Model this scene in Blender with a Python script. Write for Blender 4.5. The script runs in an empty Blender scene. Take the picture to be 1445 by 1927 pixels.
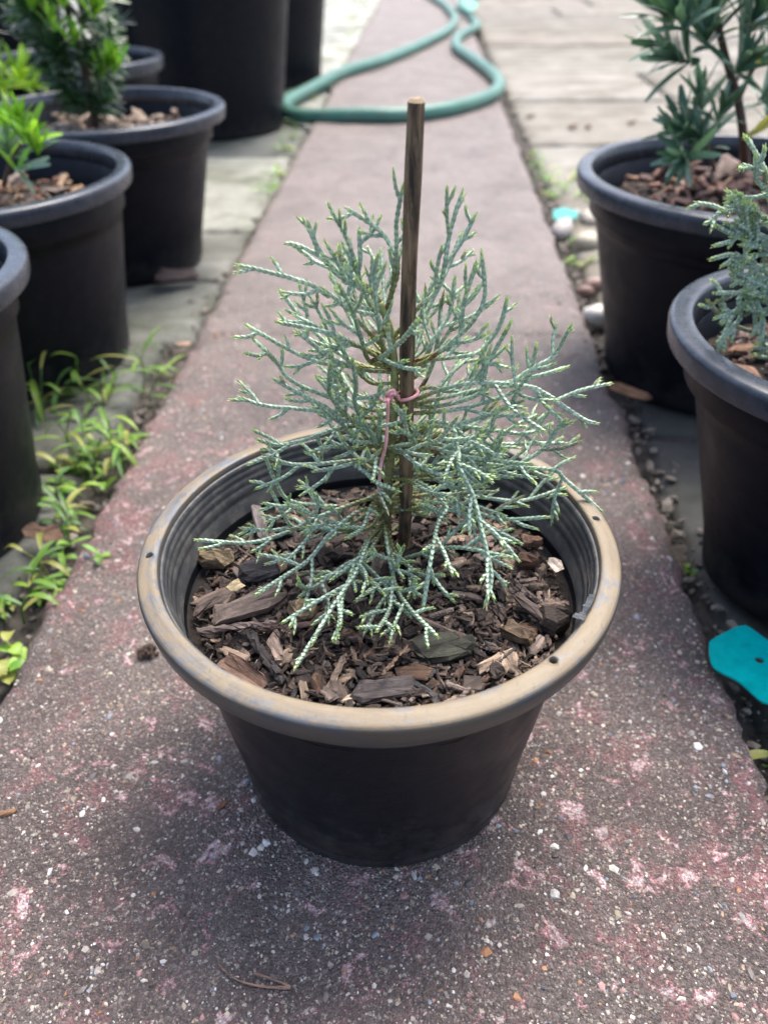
import bpy, math, random
import numpy as np
from mathutils import Vector, Matrix
R_ = math.radians
S = bpy.context.scene
COL = S.collection
rng = np.random.default_rng(7)
random.seed(7)

# ------------------------------------------------------------------ camera
W0, H0, FPX = 1445.0, 1927.0, 1534.9
CO = np.array([0, 0, 0.34994])
CR = np.array([0.99902631, 0.04331622, -0.00837445])
CU = np.array([-0.01884964, 0.59069655, 0.80667359])
CW = np.array([-0.03988881, 0.80573028, -0.59093789])
cd = bpy.data.cameras.new('camera'); cam = bpy.data.objects.new('camera', cd); COL.objects.link(cam)
cd.sensor_fit = 'VERTICAL'; cd.sensor_height = 36; cd.lens = FPX / H0 * 36
cd.clip_start = 0.01; cd.clip_end = 500
cam.matrix_world = Matrix(((CR[0], CU[0], -CW[0], CO[0]), (CR[1], CU[1], -CW[1], CO[1]), (CR[2], CU[2], -CW[2], CO[2]), (0, 0, 0, 1)))
cd.dof.use_dof = True; cd.dof.focus_distance = 0.335; cd.dof.aperture_fstop = 8.0; cd.dof.aperture_blades = 0
S.camera = cam

# ------------------------------------------------------------------ world, sun, exposure
SUN_EL, SUN_AZ = 66, 28          # light comes from behind the pot, a little right
w = bpy.data.worlds.new('World'); S.world = w; w.use_nodes = True
nt = w.node_tree; nt.nodes.clear()
sky = nt.nodes.new('ShaderNodeTexSky'); sky.sky_type = 'NISHITA'; sky.sun_disc = False
sky.sun_elevation = R_(SUN_EL); sky.sun_rotation = R_(SUN_AZ); sky.dust_density = 4; sky.air_density = 0.8; sky.ozone_density = 0.35
bg = nt.nodes.new('ShaderNodeBackground'); bg.inputs[1].default_value = 0.15
wo = nt.nodes.new('ShaderNodeOutputWorld')
nt.links.new(sky.outputs[0], bg.inputs[0]); nt.links.new(bg.outputs[0], wo.inputs[0])
sd = bpy.data.lights.new('sun', 'SUN'); sd.energy = 1.6; sd.angle = R_(27); sd.color = (1, .965, .91)
so = bpy.data.objects.new('sun', sd); COL.objects.link(so)
dirv = Vector((math.sin(R_(SUN_AZ)) * math.cos(R_(SUN_EL)), math.cos(R_(SUN_AZ)) * math.cos(R_(SUN_EL)), math.sin(R_(SUN_EL))))
so.rotation_euler = dirv.to_track_quat('Z', 'Y').to_euler(); so.location = (1, 4, 6)
S.view_settings.view_transform = 'Standard'; S.view_settings.look = 'None'
S.view_settings.gamma = 1; S.view_settings.exposure = 1.42
S.view_settings.use_curve_mapping = False

# ------------------------------------------------------------------ helpers
def at(u, v, y):
    d = CW + (u - W0 / 2) / FPX * CR - (v - H0 / 2) / FPX * CU
    return CO + d * (y / d[1])
def gr(u, v, z=0.0):
    d = CW + (u - W0 / 2) / FPX * CR - (v - H0 / 2) / FPX * CU
    return CO + d * ((z - CO[2]) / d[2])
def nrm(a):
    a = np.asarray(a, float); return a / (np.linalg.norm(a) + 1e-12)
def catmull(P, step):
    P = np.asarray(P, float)
    if len(P) == 2: P = np.array([P[0], (P[0] + P[1]) / 2, P[1]])
    Q = np.vstack([2 * P[0] - P[1], P, 2 * P[-1] - P[-2]])
    out = []
    for i in range(1, len(Q) - 2):
        n = max(2, int(np.linalg.norm(Q[i + 1] - Q[i]) / step) + 1)
        t = np.linspace(0, 1, n, endpoint=False)[:, None]
        a, b, c, d = Q[i - 1], Q[i], Q[i + 1], Q[i + 2]
        out.append(.5 * (2 * b + (c - a) * t + (2 * a - 5 * b + 4 * c - d) * t * t + (3 * b - a - 3 * c + d) * t ** 3))
    out.append(P[-1:])
    D = np.vstack(out)
    L = np.r_[0, np.cumsum(np.linalg.norm(np.diff(D, axis=0), axis=1))]
    n = max(3, int(round(L[-1] / step)) + 1)
    s = np.linspace(0, L[-1], n)
    return np.stack([np.interp(s, L, D[:, k]) for k in range(3)], 1)
def frames(P):
    T = np.gradient(P, axis=0); T /= np.linalg.norm(T, axis=1)[:, None] + 1e-12
    a = np.array([0, 0, 1.]) if abs(T[0][2]) < .9 else np.array([1., 0, 0])
    n = nrm(np.cross(T[0], a)); Ns = []
    for t in T:
        n = nrm(n - t * np.dot(n, t)); Ns.append(n)
    Nn = np.array(Ns); return T, Nn, np.cross(T, Nn)

class MB:
    def __init__(s): s.V = []; s.F = []; s.C = []; s.L = []; s.n = 0
    def add(s, V, F, col=(.5, .5, .5), loc=None):
        V = np.asarray(V, float); k = len(V)
        s.V.append(V)
        for f in F:
            s.F.append(np.asarray(f, int) + s.n)
        c = np.asarray(col, float); s.C.append(np.broadcast_to(c, (k, 3)) if c.ndim == 1 else c)
        s.L.append(V if loc is None else loc); s.n += k
    def inst(s, V, F, M, T, col):
        n, k = len(T), len(V)
        if n == 0: return
        X = np.einsum('nij,kj->nki', M, V) + T[:, None]
        Fs = [(np.asarray(f)[None] + (np.arange(n) * k)[:, None, None]).reshape(-1, np.asarray(f).shape[1]) for f in F]
        C = np.asarray(col, float)
        if C.ndim == 2 and len(C) == n: C = np.repeat(C, k, 0)
        elif C.ndim == 3: C = C.reshape(-1, 3)
        s.add(X.reshape(-1, 3), Fs, C, np.tile(V, (n, 1)))
    def tube(s, P, r, sides=6, col=(.5, .5, .5), cap=True, squash=1.0):
        P = np.asarray(P, float); n = len(P); r = np.broadcast_to(np.asarray(r, float), (n,))
        T, A, B = frames(P)
        th = np.linspace(0, 2 * np.pi, sides, endpoint=False)
        X = P[:, None] + r[:, None, None] * (np.cos(th)[None, :, None] * A[:, None] + squash * np.sin(th)[None, :, None] * B[:, None])
        i = np.arange(n - 1)[:, None] * sides; j = np.arange(sides)[None]; j2 = (j + 1) % sides
        F = [np.stack([i + j, i + j2, i + sides + j2, i + sides + j], -1).reshape(-1, 4)]
        V = X.reshape(-1, 3); c = np.asarray(col, float)
        c = np.repeat(c, sides, 0) if c.ndim == 2 else np.broadcast_to(c, (len(V), 3))
        if cap:
            F.append(np.array([list(range(sides))[::-1]])); F.append(np.array([[(n - 1) * sides + q for q in range(sides)]]))
        s.add(V, F, c)
    def lathe(s, prof, seg=96, col=(.5, .5, .5), closed=False, c0=(0, 0, 0)):
        prof = np.asarray(prof, float); n = len(prof)
        th = np.linspace(0, 2 * np.pi, seg, endpoint=False)
        X = np.stack([prof[:, :1] * np.cos(th), prof[:, :1] * np.sin(th), np.repeat(prof[:, 1:2], seg, 1)], -1) + np.array(c0)
        m = n if closed else n - 1
        i = np.arange(m)[:, None]; i2 = (i + 1) % n; j = np.arange(seg)[None]; j2 = (j + 1) % seg
        F = np.stack([i * seg + j, i2 * seg + j, i2 * seg + j2, i * seg + j2], -1).reshape(-1, 4)
        s.add(X.reshape(-1, 3), [F], col)
    def build(s, name, mat, parent=None, smooth=True, loc=(0, 0, 0)):
        me = bpy.data.meshes.new(name)
        V = np.vstack(s.V).astype('f4'); me.vertices.add(len(V)); me.vertices.foreach_set('co', V.ravel())
        idx = np.concatenate([f.ravel() for f in s.F]); tot = np.concatenate([np.full(len(f), f.shape[1]) for f in s.F])
        me.loops.add(len(idx)); me.loops.foreach_set('vertex_index', idx.astype('i4'))
        me.polygons.add(len(tot)); st = np.r_[0, np.cumsum(tot)[:-1]]
        me.polygons.foreach_set('loop_start', st.astype('i4')); me.polygons.foreach_set('loop_total', tot.astype('i4'))
        me.polygons.foreach_set('use_smooth', np.full(len(tot), smooth))
        me.update(calc_edges=True)
        a = me.color_attributes.new('Col', 'FLOAT_COLOR', 'POINT')
        C = np.ones((len(V), 4), 'f4'); C[:, :3] = np.vstack(s.C); a.data.foreach_set('color', C.ravel())
        b = me.attributes.new('loc', 'FLOAT_VECTOR', 'POINT'); b.data.foreach_set('vector', np.vstack(s.L).astype('f4').ravel())
        me.materials.append(mat)
        o = bpy.data.objects.new(name, me); COL.objects.link(o); o.location = loc
        if parent: o.parent = parent
        return o
def tag(o, label=None, cat=None, group=None, kind=None):
    for k, x in (('label', label), ('category', cat), ('group', group), ('kind', kind)):
        if x: o[k] = x
    return o
def empty(name, loc, label, cat, group=None):
    o = bpy.data.objects.new(name, None); COL.objects.link(o); o.location = loc; o.empty_display_size = .02
    return tag(o, label, cat, group)
def basis(x, up=None):
    x = nrm(x); u = np.array([0, 0, 1.]) if up is None else np.asarray(up, float)
    if abs(np.dot(x, nrm(u))) > .98: u = np.array([1., .3, 0])
    z = nrm(u - x * np.dot(u, x)); y = np.cross(z, x)
    return np.stack([x, y, z], 1)
def rotm(ax, ay, az): return np.array(Matrix.Rotation(az, 3, 'Z') @ Matrix.Rotation(ay, 3, 'Y') @ Matrix.Rotation(ax, 3, 'X'))

# ------------------------------------------------------------------ materials
class MT:
    def __init__(s, name):
        s.m = bpy.data.materials.new(name); s.m.use_nodes = True; s.t = s.m.node_tree
        s.p = s.t.nodes['Principled BSDF']; s.out = s.t.nodes['Material Output']
    def n(s, typ, **kw):
        nd = s.t.nodes.new('ShaderNode' + typ)
        for k, v in kw.items():
            if k.startswith('_'): setattr(nd, k[1:], v)
            else: s.set(nd.inputs[k.replace('__', ' ')], v)
        return nd
    def set(s, sock, v):
        if isinstance(v, bpy.types.NodeSocket): s.t.links.new(v, sock)
        elif hasattr(sock.default_value, '__len__') and len(sock.default_value) == 4 and len(v) == 3: sock.default_value = (*v, 1)
        else: sock.default_value = v
    def P(s, **kw):
        for k, v in kw.items(): s.set(s.p.inputs[k.replace('__', ' ')], v)
        return s
    def obj(s): return s.n('TexCoord').outputs['Object']
    def attr(s, name): return s.n('Attribute', _attribute_name=name)
    def map(s, vec, scale): return s.n('Mapping', Vector=vec, Scale=scale).outputs[0]
    def noise(s, vec, sc, det=4, rough=.55, dist=0): return s.n('TexNoise', Vector=vec, Scale=sc, Detail=det, Roughness=rough, Distortion=dist).outputs[0]
    def ramp(s, f, stops, interp='LINEAR'):
        r = s.n('ValToRGB'); r.color_ramp.interpolation = interp; e = r.color_ramp.elements
        while len(e) < len(stops): e.new(.5)
        for q, (p, c) in zip(e, stops):
            q.position = p; q.color = (*((c, c, c) if isinstance(c, (int, float)) else c), 1)
        s.set(r.inputs[0], f); return r.outputs[0]
    def mix(s, f, a, b, mode='MIX'):
        m = s.n('Mix', _data_type='RGBA', _blend_type=mode)
        for q, v in ((0, f), (6, a), (7, b)): s.set(m.inputs[q], v)
        return m.outputs[2]
    def math(s, op, a, b=0.0):
        m = s.n('Math', _operation=op); s.set(m.inputs[0], a); s.set(m.inputs[1], b); return m.outputs[0]
    def bump(s, h, strength=.3, dist=.001, prev=None):
        b = s.n('Bump', Strength=strength, Distance=dist, Height=h)
        if prev: s.set(b.inputs['Normal'], prev)
        return b.outputs[0]

def mat_path():
    m = MT('washed_concrete'); v = m.obj()
    base = m.ramp(m.noise(v, 7, 6, .6), [(.3, (.078, .059, .053)), (.5, (.120, .093, .084)), (.7, (.158, .134, .118))])
    n2 = m.noise(m.map(v, (1, .8, 1)), 34, 9, .68, .4)
    big = m.noise(v, 5, 3)
    grit = m.noise(v, 330, 5, .75)
    ex = m.math('ABSOLUTE', m.math('ADD', m.n('SeparateXYZ', Vector=v).outputs[0], .028))
    edge = m.ramp(ex, [(.13, 0), (.205, .06)])
    n2 = m.math('ADD', n2, edge)
    red = m.ramp(m.math('ADD', m.math('ADD', n2, m.math('MULTIPLY', m.math('SUBTRACT', big, .5), .35)), m.math('MULTIPLY', m.math('SUBTRACT', grit, .5), .45)), [(.54, 0), (.61, .7), (.70, 1)])
    c = m.mix(m.math('MULTIPLY', red, .66), base, (.235, .098, .105))
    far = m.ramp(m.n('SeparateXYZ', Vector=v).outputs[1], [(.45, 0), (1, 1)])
    n3 = m.math('SUBTRACT', m.math('ADD', m.noise(v, 62, 7, .64, .5), m.math('MULTIPLY', m.math('SUBTRACT', grit, .5), .30)), m.math('MULTIPLY', far, .05))
    pal = m.ramp(m.math('ADD', n3, m.math('MULTIPLY', m.math('SUBTRACT', big, .5), .28)), [(.585, 0), (.62, .9)])
    c = m.mix(pal, c, (.36, .165, .175))
    pal2 = m.ramp(m.math('ADD', n3, m.math('MULTIPLY', m.math('SUBTRACT', big, .5), .28)), [(.615, 0), (.66, .9)])
    c = m.mix(pal2, c, (.47, .40, .40))
    for sc, th, col in ((520, .84, (.42, .37, .31)), (1100, .80, (.34, .30, .27))):
        vo = m.n('TexVoronoi', Vector=m.mix(.0022, v, m.n('TexNoise', Vector=v, Scale=600, Detail=2).outputs['Color'], 'ADD'), Scale=sc); r = m.n('SeparateColor', Color=vo.outputs['Color'])
        k = m.math('MULTIPLY', m.math('GREATER_THAN', r.outputs[0], th), m.math('LESS_THAN', vo.outputs['Distance'], .42))
        c = m.mix(k, c, m.mix(r.outputs[1], col, tuple(min(1, q * .55) for q in col)))
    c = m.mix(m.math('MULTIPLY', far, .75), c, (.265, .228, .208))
    fine = m.noise(v, 420, 4, .7)
    c = m.mix(.8, c, m.ramp(m.noise(v, 11, 8, .72, .8), [(.34, .64), (.52, 1.0), (.7, 1.25)]), 'MULTIPLY')
    c = m.mix(.85, c, m.ramp(fine, [(.3, .45), (.7, 1.3)]), 'MULTIPLY')
    grn = m.n('TexVoronoi', Vector=v, Scale=900); gv = m.n('SeparateColor', Color=grn.outputs['Color']).outputs[0]
    c = m.mix(.75, c, m.ramp(gv, [(.0, .72), (.75, 1.15), (.95, 1.75)]), 'MULTIPLY')
    h = m.math('ADD', m.math('ADD', m.math('MULTIPLY', m.noise(v, 160, 6, .7), .7), m.math('MULTIPLY', fine, .5)), m.math('MULTIPLY', grn.outputs['Distance'], -.55))
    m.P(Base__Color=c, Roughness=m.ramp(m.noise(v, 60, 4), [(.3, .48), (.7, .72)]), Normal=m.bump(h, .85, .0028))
    return m.m
def mat_slab(name, a, b, stain, sc=9):
    m = MT(name); v = m.obj(); at_ = m.attr('Col').outputs[0]
    c = m.ramp(m.noise(v, sc, 8, .6), [(.3, a), (.7, b)])
    c = m.mix(m.ramp(m.noise(m.map(v, (1, 1.6, 1)), sc * .6, 9, .7, .5), [(.47, 0), (.63, .85)]), c, stain)
    c = m.mix(1, c, at_, 'MULTIPLY')
    c = m.mix(.5, c, m.ramp(m.noise(v, 260, 5, .7), [(.3, .6), (.7, 1.2)]), 'MULTIPLY')
    m.P(Base__Color=c, Roughness=.72, Normal=m.bump(m.noise(v, 90, 8, .7), .5, .003)); return m.m
def mat_soil(name='soil', a=(.022, .018, .014), b=(.12, .105, .088)):
    m = MT(name); v = m.obj()
    c = m.ramp(m.noise(v, 70, 8, .7), [(.35, a), (.7, b)])
    m.P(Base__Color=c, Roughness=.9, Normal=m.bump(m.noise(v, 220, 6, .7), .9, .004)); return m.m
def mat_pot(name, col=(.012, .013, .016), rough=.42, dust=.0, bump=.25, dustcol=(.15, .15, .15), spec=.5, splash=0.0):
    m = MT(name); v = m.obj(); sep = m.n('SeparateXYZ', Vector=v)
    n = m.noise(m.map(v, (10, 10, 260)), 6, 5, .6)
    sc = m.noise(v, 90, 6, .75)
    c = m.mix(m.math('MULTIPLY', m.ramp(sc, [(.45, 0), (.75, 1)]), dust), col, dustcol)
    c = m.mix(m.ramp(m.noise(m.map(v, (14, 14, 420)), 9, 3, .8), [(.66, 0), (.74, .10)]), c, (.15, .155, .165))
    c = m.mix(m.ramp(m.noise(m.map(v, (60, 60, 7)), 4, 6, .75), [(.60, 0), (.75, .06 + dust * .3)]), c, (.13, .125, .12))
    if splash:
        lowz = m.ramp(m.math('ADD', m.math('MULTIPLY', sep.outputs[2], 9.0), m.math('MULTIPLY', m.math('SUBTRACT', m.noise(v, 55, 7, .75), .5), 1.3)), [(.0, splash), (.30, 0)])
        c = m.mix(lowz, c, (.085, .075, .066))
    m.P(Base__Color=c, Roughness=m.ramp(m.noise(v, 35, 6, .65), [(.3, rough - .1), (.7, rough + .14)]), Normal=m.bump(n, bump, .0012)); m.p.inputs['Specular IOR Level'].default_value = spec
    return m.m
def mat_rim():
    m = MT('dusty_rim_plastic'); v = m.obj()
    sep = m.n('SeparateXYZ', Vector=v)
    ang = m.math('MULTIPLY', m.math('ARCTAN2', sep.outputs[1], sep.outputs[0]), .095)
    rad = m.math('SQRT', m.math('ADD', m.math('MULTIPLY', sep.outputs[0], sep.outputs[0]), m.math('MULTIPLY', sep.outputs[1], sep.outputs[1])))
    pol = m.n('CombineXYZ', X=ang, Y=rad, Z=sep.outputs[2]).outputs[0]
    n = m.noise(m.map(pol, (.45, 1, 1)), 48, 10, .70, 1.2)
    strk = m.noise(m.map(pol, (.05, 1, 1)), 520, 6, .7)
    fine = m.noise(v, 330, 5, .75)
    up = m.n('SeparateXYZ', Vector=m.n('NewGeometry').outputs['True Normal']).outputs[2]
    msk = m.ramp(m.math('ADD', m.math('ADD', n, m.math('MULTIPLY', m.math('SUBTRACT', fine, .5), .30)), m.math('MULTIPLY', m.math('SUBTRACT', strk, .5), .26)), [(.38, .10), (.50, .94)])
    top = m.ramp(m.math('ADD', up, m.math('MULTIPLY', m.math('SUBTRACT', n, .5), .5)), [(.40, .30), (.90, 1)])
    ochre = m.ramp(m.noise(m.map(pol, (.2, 1, 1)), 160, 6, .7), [(.3, (.172, .128, .074)), (.7, (.255, .203, .128))])
    grey = m.ramp(m.noise(m.map(pol, (.3, 1, 1)), 190, 6, .7), [(.35, (.075, .085, .098)), (.7, (.170, .185, .205))])
    c = m.mix(msk, grey, ochre); c = m.mix(top, (.022, .024, .027), c)
    scr = m.ramp(m.noise(m.map(v, (40, 7, 40)), 14, 3, .8), [(.62, 0), (.68, .5)])
    c = m.mix(m.math('MULTIPLY', scr, top), c, (.06, .07, .085))
    m.P(Base__Color=c, Roughness=m.mix(top, (.33, .33, .33), m.mix(msk, (.36, .36, .36), (.55, .55, .55))), Normal=m.bump(m.math('ADD', fine, strk), .3, .0007)); return m.m
def mat_leaf(name, rough=.5, trans=.3, var=.25, sc=60, sheen=0):
    m = MT(name); v = m.obj()
    c = m.mix(var, m.attr('Col').outputs[0], m.ramp(m.noise(v, sc, 5, .6), [(.3, .45), (.7, 1.5)]), 'MULTIPLY')
    m.P(Base__Color=c, Roughness=rough)
    t = m.n('BsdfTranslucent', Color=m.mix(.5, c, (1.0, 1.0, .35), 'MULTIPLY'))
    x = m.n('MixShader'); x.inputs[0].default_value = trans
    m.t.links.new(m.p.outputs[0], x.inputs[1]); m.t.links.new(t.outputs[0], x.inputs[2]); m.t.links.new(x.outputs[0], m.out.inputs[0])
    return m.m
def mat_bark(name='bark', k=1.0):
    m = MT(name); l = m.attr('loc').outputs['Vector']; v = m.obj()
    fib = m.noise(m.map(l, (60, 520, 520)), 1.0, 6, .7)
    lum = m.noise(l, 240, 5, .65)
    c = m.mix(.95, m.attr('Col').outputs[0], m.ramp(fib, [(.32, .28), (.5, .9), (.68, 1.7)]), 'MULTIPLY')
    c = m.mix(.55, c, m.ramp(lum, [(.3, .45), (.7, 1.45)]), 'MULTIPLY')
    m.P(Base__Color=c, Roughness=.72, Normal=m.bump(m.math('ADD', fib, m.math('MULTIPLY', lum, .6)), .85, .0014)); return m.m
def mat_attr(name, rough=.6, var=.3, sc=300, bump=.3):
    m = MT(name); v = m.obj(); n = m.noise(v, sc, 5, .65)
    m.P(Base__Color=m.mix(var, m.attr('Col').outputs[0], m.ramp(n, [(.3, .4), (.7, 1.5)]), 'MULTIPLY'), Roughness=rough, Normal=m.bump(n, bump, .001)); return m.m
def mat_stake():
    m = MT('weathered_stick'); v = m.obj()
    g = m.noise(m.map(v, (1, 1, .045)), 900, 6, .7, .2); b = m.noise(m.map(v, (1, 1, .12)), 260, 7, .75)
    hz = m.n('SeparateXYZ', Vector=v).outputs[2]
    c = m.ramp(g, [(.28, (.085, .050, .028)), (.5, (.235, .150, .08)), (.72, (.40, .28, .16))])
    dk = m.ramp(b, [(.45, 0), (.60, .93)])
    c = m.mix(dk, c, (.012, .008, .006))
    c = m.mix(m.attr('Col').outputs['Fac'], c, (.42, .32, .2))
    m.P(Base__Color=c, Roughness=.62, Normal=m.bump(m.math('ADD', g, b), .8, .0016)); return m.m
def mat_hose():
    m = MT('hose_rubber'); v = m.obj()
    c = m.ramp(m.noise(v, 12, 6, .7), [(.3, (.045, .15, .115)), (.7, (.085, .24, .185))])
    c = m.mix(m.ramp(m.noise(v, 40, 8, .75), [(.48, 0), (.70, .65)]), c, (.12, .13, .10))
    m.P(Base__Color=c, Roughness=.42, Normal=m.bump(m.noise(v, 120, 3), .15, .002)); return m.m
M = dict(path=mat_path(), patio=mat_slab('sandstone_slab', (.145, .130, .098), (.265, .248, .212), (.095, .076, .048), 9),
         left=mat_slab('mossy_slab', (.13, .135, .110), (.32, .325, .29), (.075, .085, .05), 11), soil=mat_soil(),
         potsoil=mat_soil('potting_soil', (.010, .007, .005), (.035, .024, .018)),
         pot=mat_pot('black_plastic', (.0042, .0054, .0082), .36, .05, .14, spec=.24, splash=.35), potbg=mat_pot('dark_grey_plastic', (.0028, .0043, .0085), .40, .05, .25, spec=.18, splash=.25),
         rimbg=mat_pot('grey_rim_plastic', (.026, .033, .045), .26, .45, .12, (.10, .115, .145)),
         rim=mat_rim(), jun=mat_leaf('juniper_scales', .55, .22, .35, 500), leaf=mat_leaf('glossy_leaf', .27, .36, .3, 40),
         weed=mat_leaf('weed_leaf', .45, .4, .25, 60), bark=mat_bark(), stone=mat_attr('pebble_stone', .55, .4, 500, .3),
         stake=mat_stake(), hose=mat_hose(), wood=mat_attr('plant_stem', .7, .6, 400, .6),
         wire=mat_attr('pink_wire_coating', .35, .12, 400, .1), tagp=mat_attr('teal_plastic', .24, .35, 90, .12))

# ------------------------------------------------------------------ ground, path, paving
def lump(x, y, s, seed=0):
    return (np.sin(x * s + seed) * np.cos(y * s * 1.3 + seed * 2) + .6 * np.sin(x * s * 2.3 + y * s * 1.7 + seed * 3) + .35 * np.cos(y * s * 4.1 - x * s * 3.2 + seed)) / 2
mb = MB(); xs = np.r_[-40, -10, -3, np.linspace(-1, 1, 90), 3, 10, 40]; ys = np.r_[-40, -10, -2, np.linspace(-.5, 1.8, 110), 3, 6, 14, 40]
X, Y = np.meshgrid(xs, ys); Z = -.024 + .004 * lump(X, Y, 60, 1) + .003 * lump(X, Y, 170, 2)
def gridf(nx, ny):
    i = np.arange(ny - 1)[:, None] * nx; j = np.arange(nx - 1)[None]
    return np.stack([i + j, i + j + 1, i + j + 1 + nx, i + j + nx], -1).reshape(-1, 4)
mb.add(np.stack([X, Y, Z], -1).reshape(-1, 3), [gridf(len(xs), len(ys))]); tag(mb.build('ground', M['soil']), kind='structure')

PX0, PX1 = -.232, .1765
mb = MB()
ys = np.r_[np.arange(-.9, 1.4, .006), np.arange(1.4, 3, .02), np.linspace(3, 14, 60)]
tx = np.r_[-.02, -.006, 0, .006, .016, .03, np.linspace(.05, .95, 26), .97, .984, .994, 1, 1.006, 1.02]
X, Y = np.meshgrid(tx, ys)
dl = .004 * lump(0 * Y, Y, 33, 3) + .0022 * lump(Y * .3, Y, 140, 5) + rng.normal(0, .0008, (len(ys), 1))
dr = .004 * lump(0 * Y, Y, 29, 7) + .0022 * lump(Y * .3, Y, 120, 9) + rng.normal(0, .0008, (len(ys), 1))
dx = dl * (1 - np.clip(X, 0, 1)) + dr * np.clip(X, 0, 1)
XX = PX0 + (PX1 - PX0) * np.clip(X, 0, 1) + dx
e = np.minimum(np.clip(X, 0, 1), 1 - np.clip(X, 0, 1))
Z = -.006 * np.exp(-e / .008) + .0006 * lump(XX, Y, 90, 4)
Z = np.where((X < 0) | (X > 1), np.where((X < -.01) | (X > 1.01), -.06, -.014), Z)
Z -= .0035 * np.exp(-((Y - .785 - .01 * (X - .2)) / .004) ** 2)
mb.add(np.stack([XX, Y, Z], -1).reshape(-1, 3), [gridf(len(tx), len(ys))]); tag(mb.build('path', M['path']), kind='structure')

# exposed aggregate in the path
ico = bpy.data.meshes.new('t')
import bmesh
b_ = bmesh.new(); bmesh.ops.create_icosphere(b_, subdivisions=1, radius=1)
IV = np.array([v.co[:] for v in b_.verts]); IF = np.array([[v.index for v in f.verts] for f in b_.faces]); b_.free()
b_ = bmesh.new(); bmesh.ops.create_icosphere(b_, subdivisions=2, radius=1)
IV2 = np.array([v.co[:] for v in b_.verts]); IF2 = np.array([[v.index for v in f.verts] for f in b_.faces]); b_.free()
def rand_rots(n, tilt=1.0):
    return np.array([rotm(random.gauss(0, tilt), random.gauss(0, tilt), random.uniform(0, 6.28)) for _ in range(n)])
PEB = np.array([(.50, .46, .40), (.42, .36, .27), (.62, .60, .57), (.20, .22, .25), (.28, .20, .14), (.36, .17, .08), (.27, .31, .36), (.15, .13, .12), (.46, .40, .36), (.5, .28, .26), (.12, .11, .11)])
PW = np.array([.20, .16, .09, .05, .10, .04, .035, .15, .12, .04, .05])
def pebble_field(n, y0, y1, smin, smax, sig):
    mb = MB()
    y = y0 + (y1 - y0) * rng.random(n) ** 1.5; x = PX0 + .006 + (PX1 - PX0 - .012) * rng.random(n)
    keep = lump(x, y, 23, 11) + rng.normal(0, .5, n) > -.45; x, y = x[keep], y[keep]; n = len(x)
    s = np.clip(smin * np.exp(np.abs(rng.normal(0, sig, n))), smin, smax)
    sc = np.stack([s * rng.uniform(.8, 1.5, n), s * rng.uniform(.7, 1.1, n), s * rng.uniform(.5, .8, n)], 1)
    Mx = rand_rots(n, .5) * sc[:, None, :]
    T = np.stack([x, y, -sc[:, 2] * rng.uniform(.35, .8, n)], 1)
    V = IV * (1 + .0 * IV)
    c = PEB[rng.choice(len(PEB), n, p=PW / PW.sum())] * rng.uniform(.45, 1.15, (n, 1))
    J = rng.uniform(.72, 1.2, (n, len(IV), 1))
    Xv = np.einsum('nij,nkj->nki', Mx, IV[None] * J) + T[:, None]
    F = (IF[None] + (np.arange(n) * len(IV))[:, None, None]).reshape(-1, 3)
    mb.add(Xv.reshape(-1, 3), [F], np.repeat(c, len(IV), 0)); return mb
o = pebble_field(34000, .05, .95, .00042, .0028, .70).build('exposed_aggregate', M['stone'], None, False)
tag(o, 'small pale and coloured pebbles showing in the worn concrete path', 'gravel', None, 'stuff')

def slabs(name, cells, z, mat, bev=.006, jit=.003, tint=(.85, 1.08), tints=None):
    mb = MB()
    for ci, (x0, y0, x1, y1) in enumerate(cells):
        nx = max(4, int((x1 - x0) / .03)); ny = max(4, int((y1 - y0) / .03))
        gx = np.r_[0, 0, .02, np.linspace(.06, .94, nx), .98, 1, 1]; gy = np.r_[0, 0, .02, np.linspace(.06, .94, ny), .98, 1, 1]
        A, B = np.meshgrid(gx, gy)
        px = x0 + (x1 - x0) * A; py = y0 + (y1 - y0) * B
        sd_ = random.uniform(0, 9)
        px = px + jit * lump(px, py, 40, sd_); py = py + jit * lump(py, px, 40, sd_ + 2)
        em = np.minimum(np.minimum(A, 1 - A) * (x1 - x0), np.minimum(B, 1 - B) * (y1 - y0))
        pz = z + random.uniform(-.003, .003) - bev * np.exp(-em / .006) + .0012 * lump(px, py, 30, sd_)
        pz[0, :] = pz[-1, :] = z - .05; pz[:, 0] = pz[:, -1] = z - .05
        t = random.uniform(*tint) * (tints[ci] if tints else 1)
        mb.add(np.stack([px, py, pz], -1).reshape(-1, 3), [gridf(len(gx), len(gy))], np.array([t * random.uniform(.97, 1.03), t, t * random.uniform(.94, 1.03)]))
    return tag(mb.build(name, mat), kind='structure')
cells = []; ptint = []
yy = .84
rows_ = [.43, .45, .46, .41, .27, .33, .30, .36, .34, .40, .42, .38, .45, .5, .5, .5, .6, .6, .6, .6, .6]
for j, rh in enumerate(rows_):
    x0 = .205; i = 0
    while x0 < 4.5:
        wd_ = .395 if (i == 0 and j < 4) else (random.uniform(.30, .52) if j < 4 else random.uniform(.38, .85))
        g_ = random.uniform(.008, .016)
        cells.append((x0, yy, x0 + wd_ - g_, yy + rh - random.uniform(.010, .022))); ptint.append(random.uniform(.72, 1.15) if j >= 4 else random.uniform(.95, 1.15))
        x0 += wd_; i += 1
    yy += rh
slabs('patio_paving', cells, -.010, M['patio'], .008, .008, (.97, 1.03), ptint)
slabs('right_paving', [(.192, -.30, .62, .30), (.194, .306, .60, .62), (.200, .626, .60, .83)], -.016, M['left'], .006, .004, (.22, .28))  # low tint: mossy slabs, with the shade of the pots put into their colour
cells = []
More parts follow.
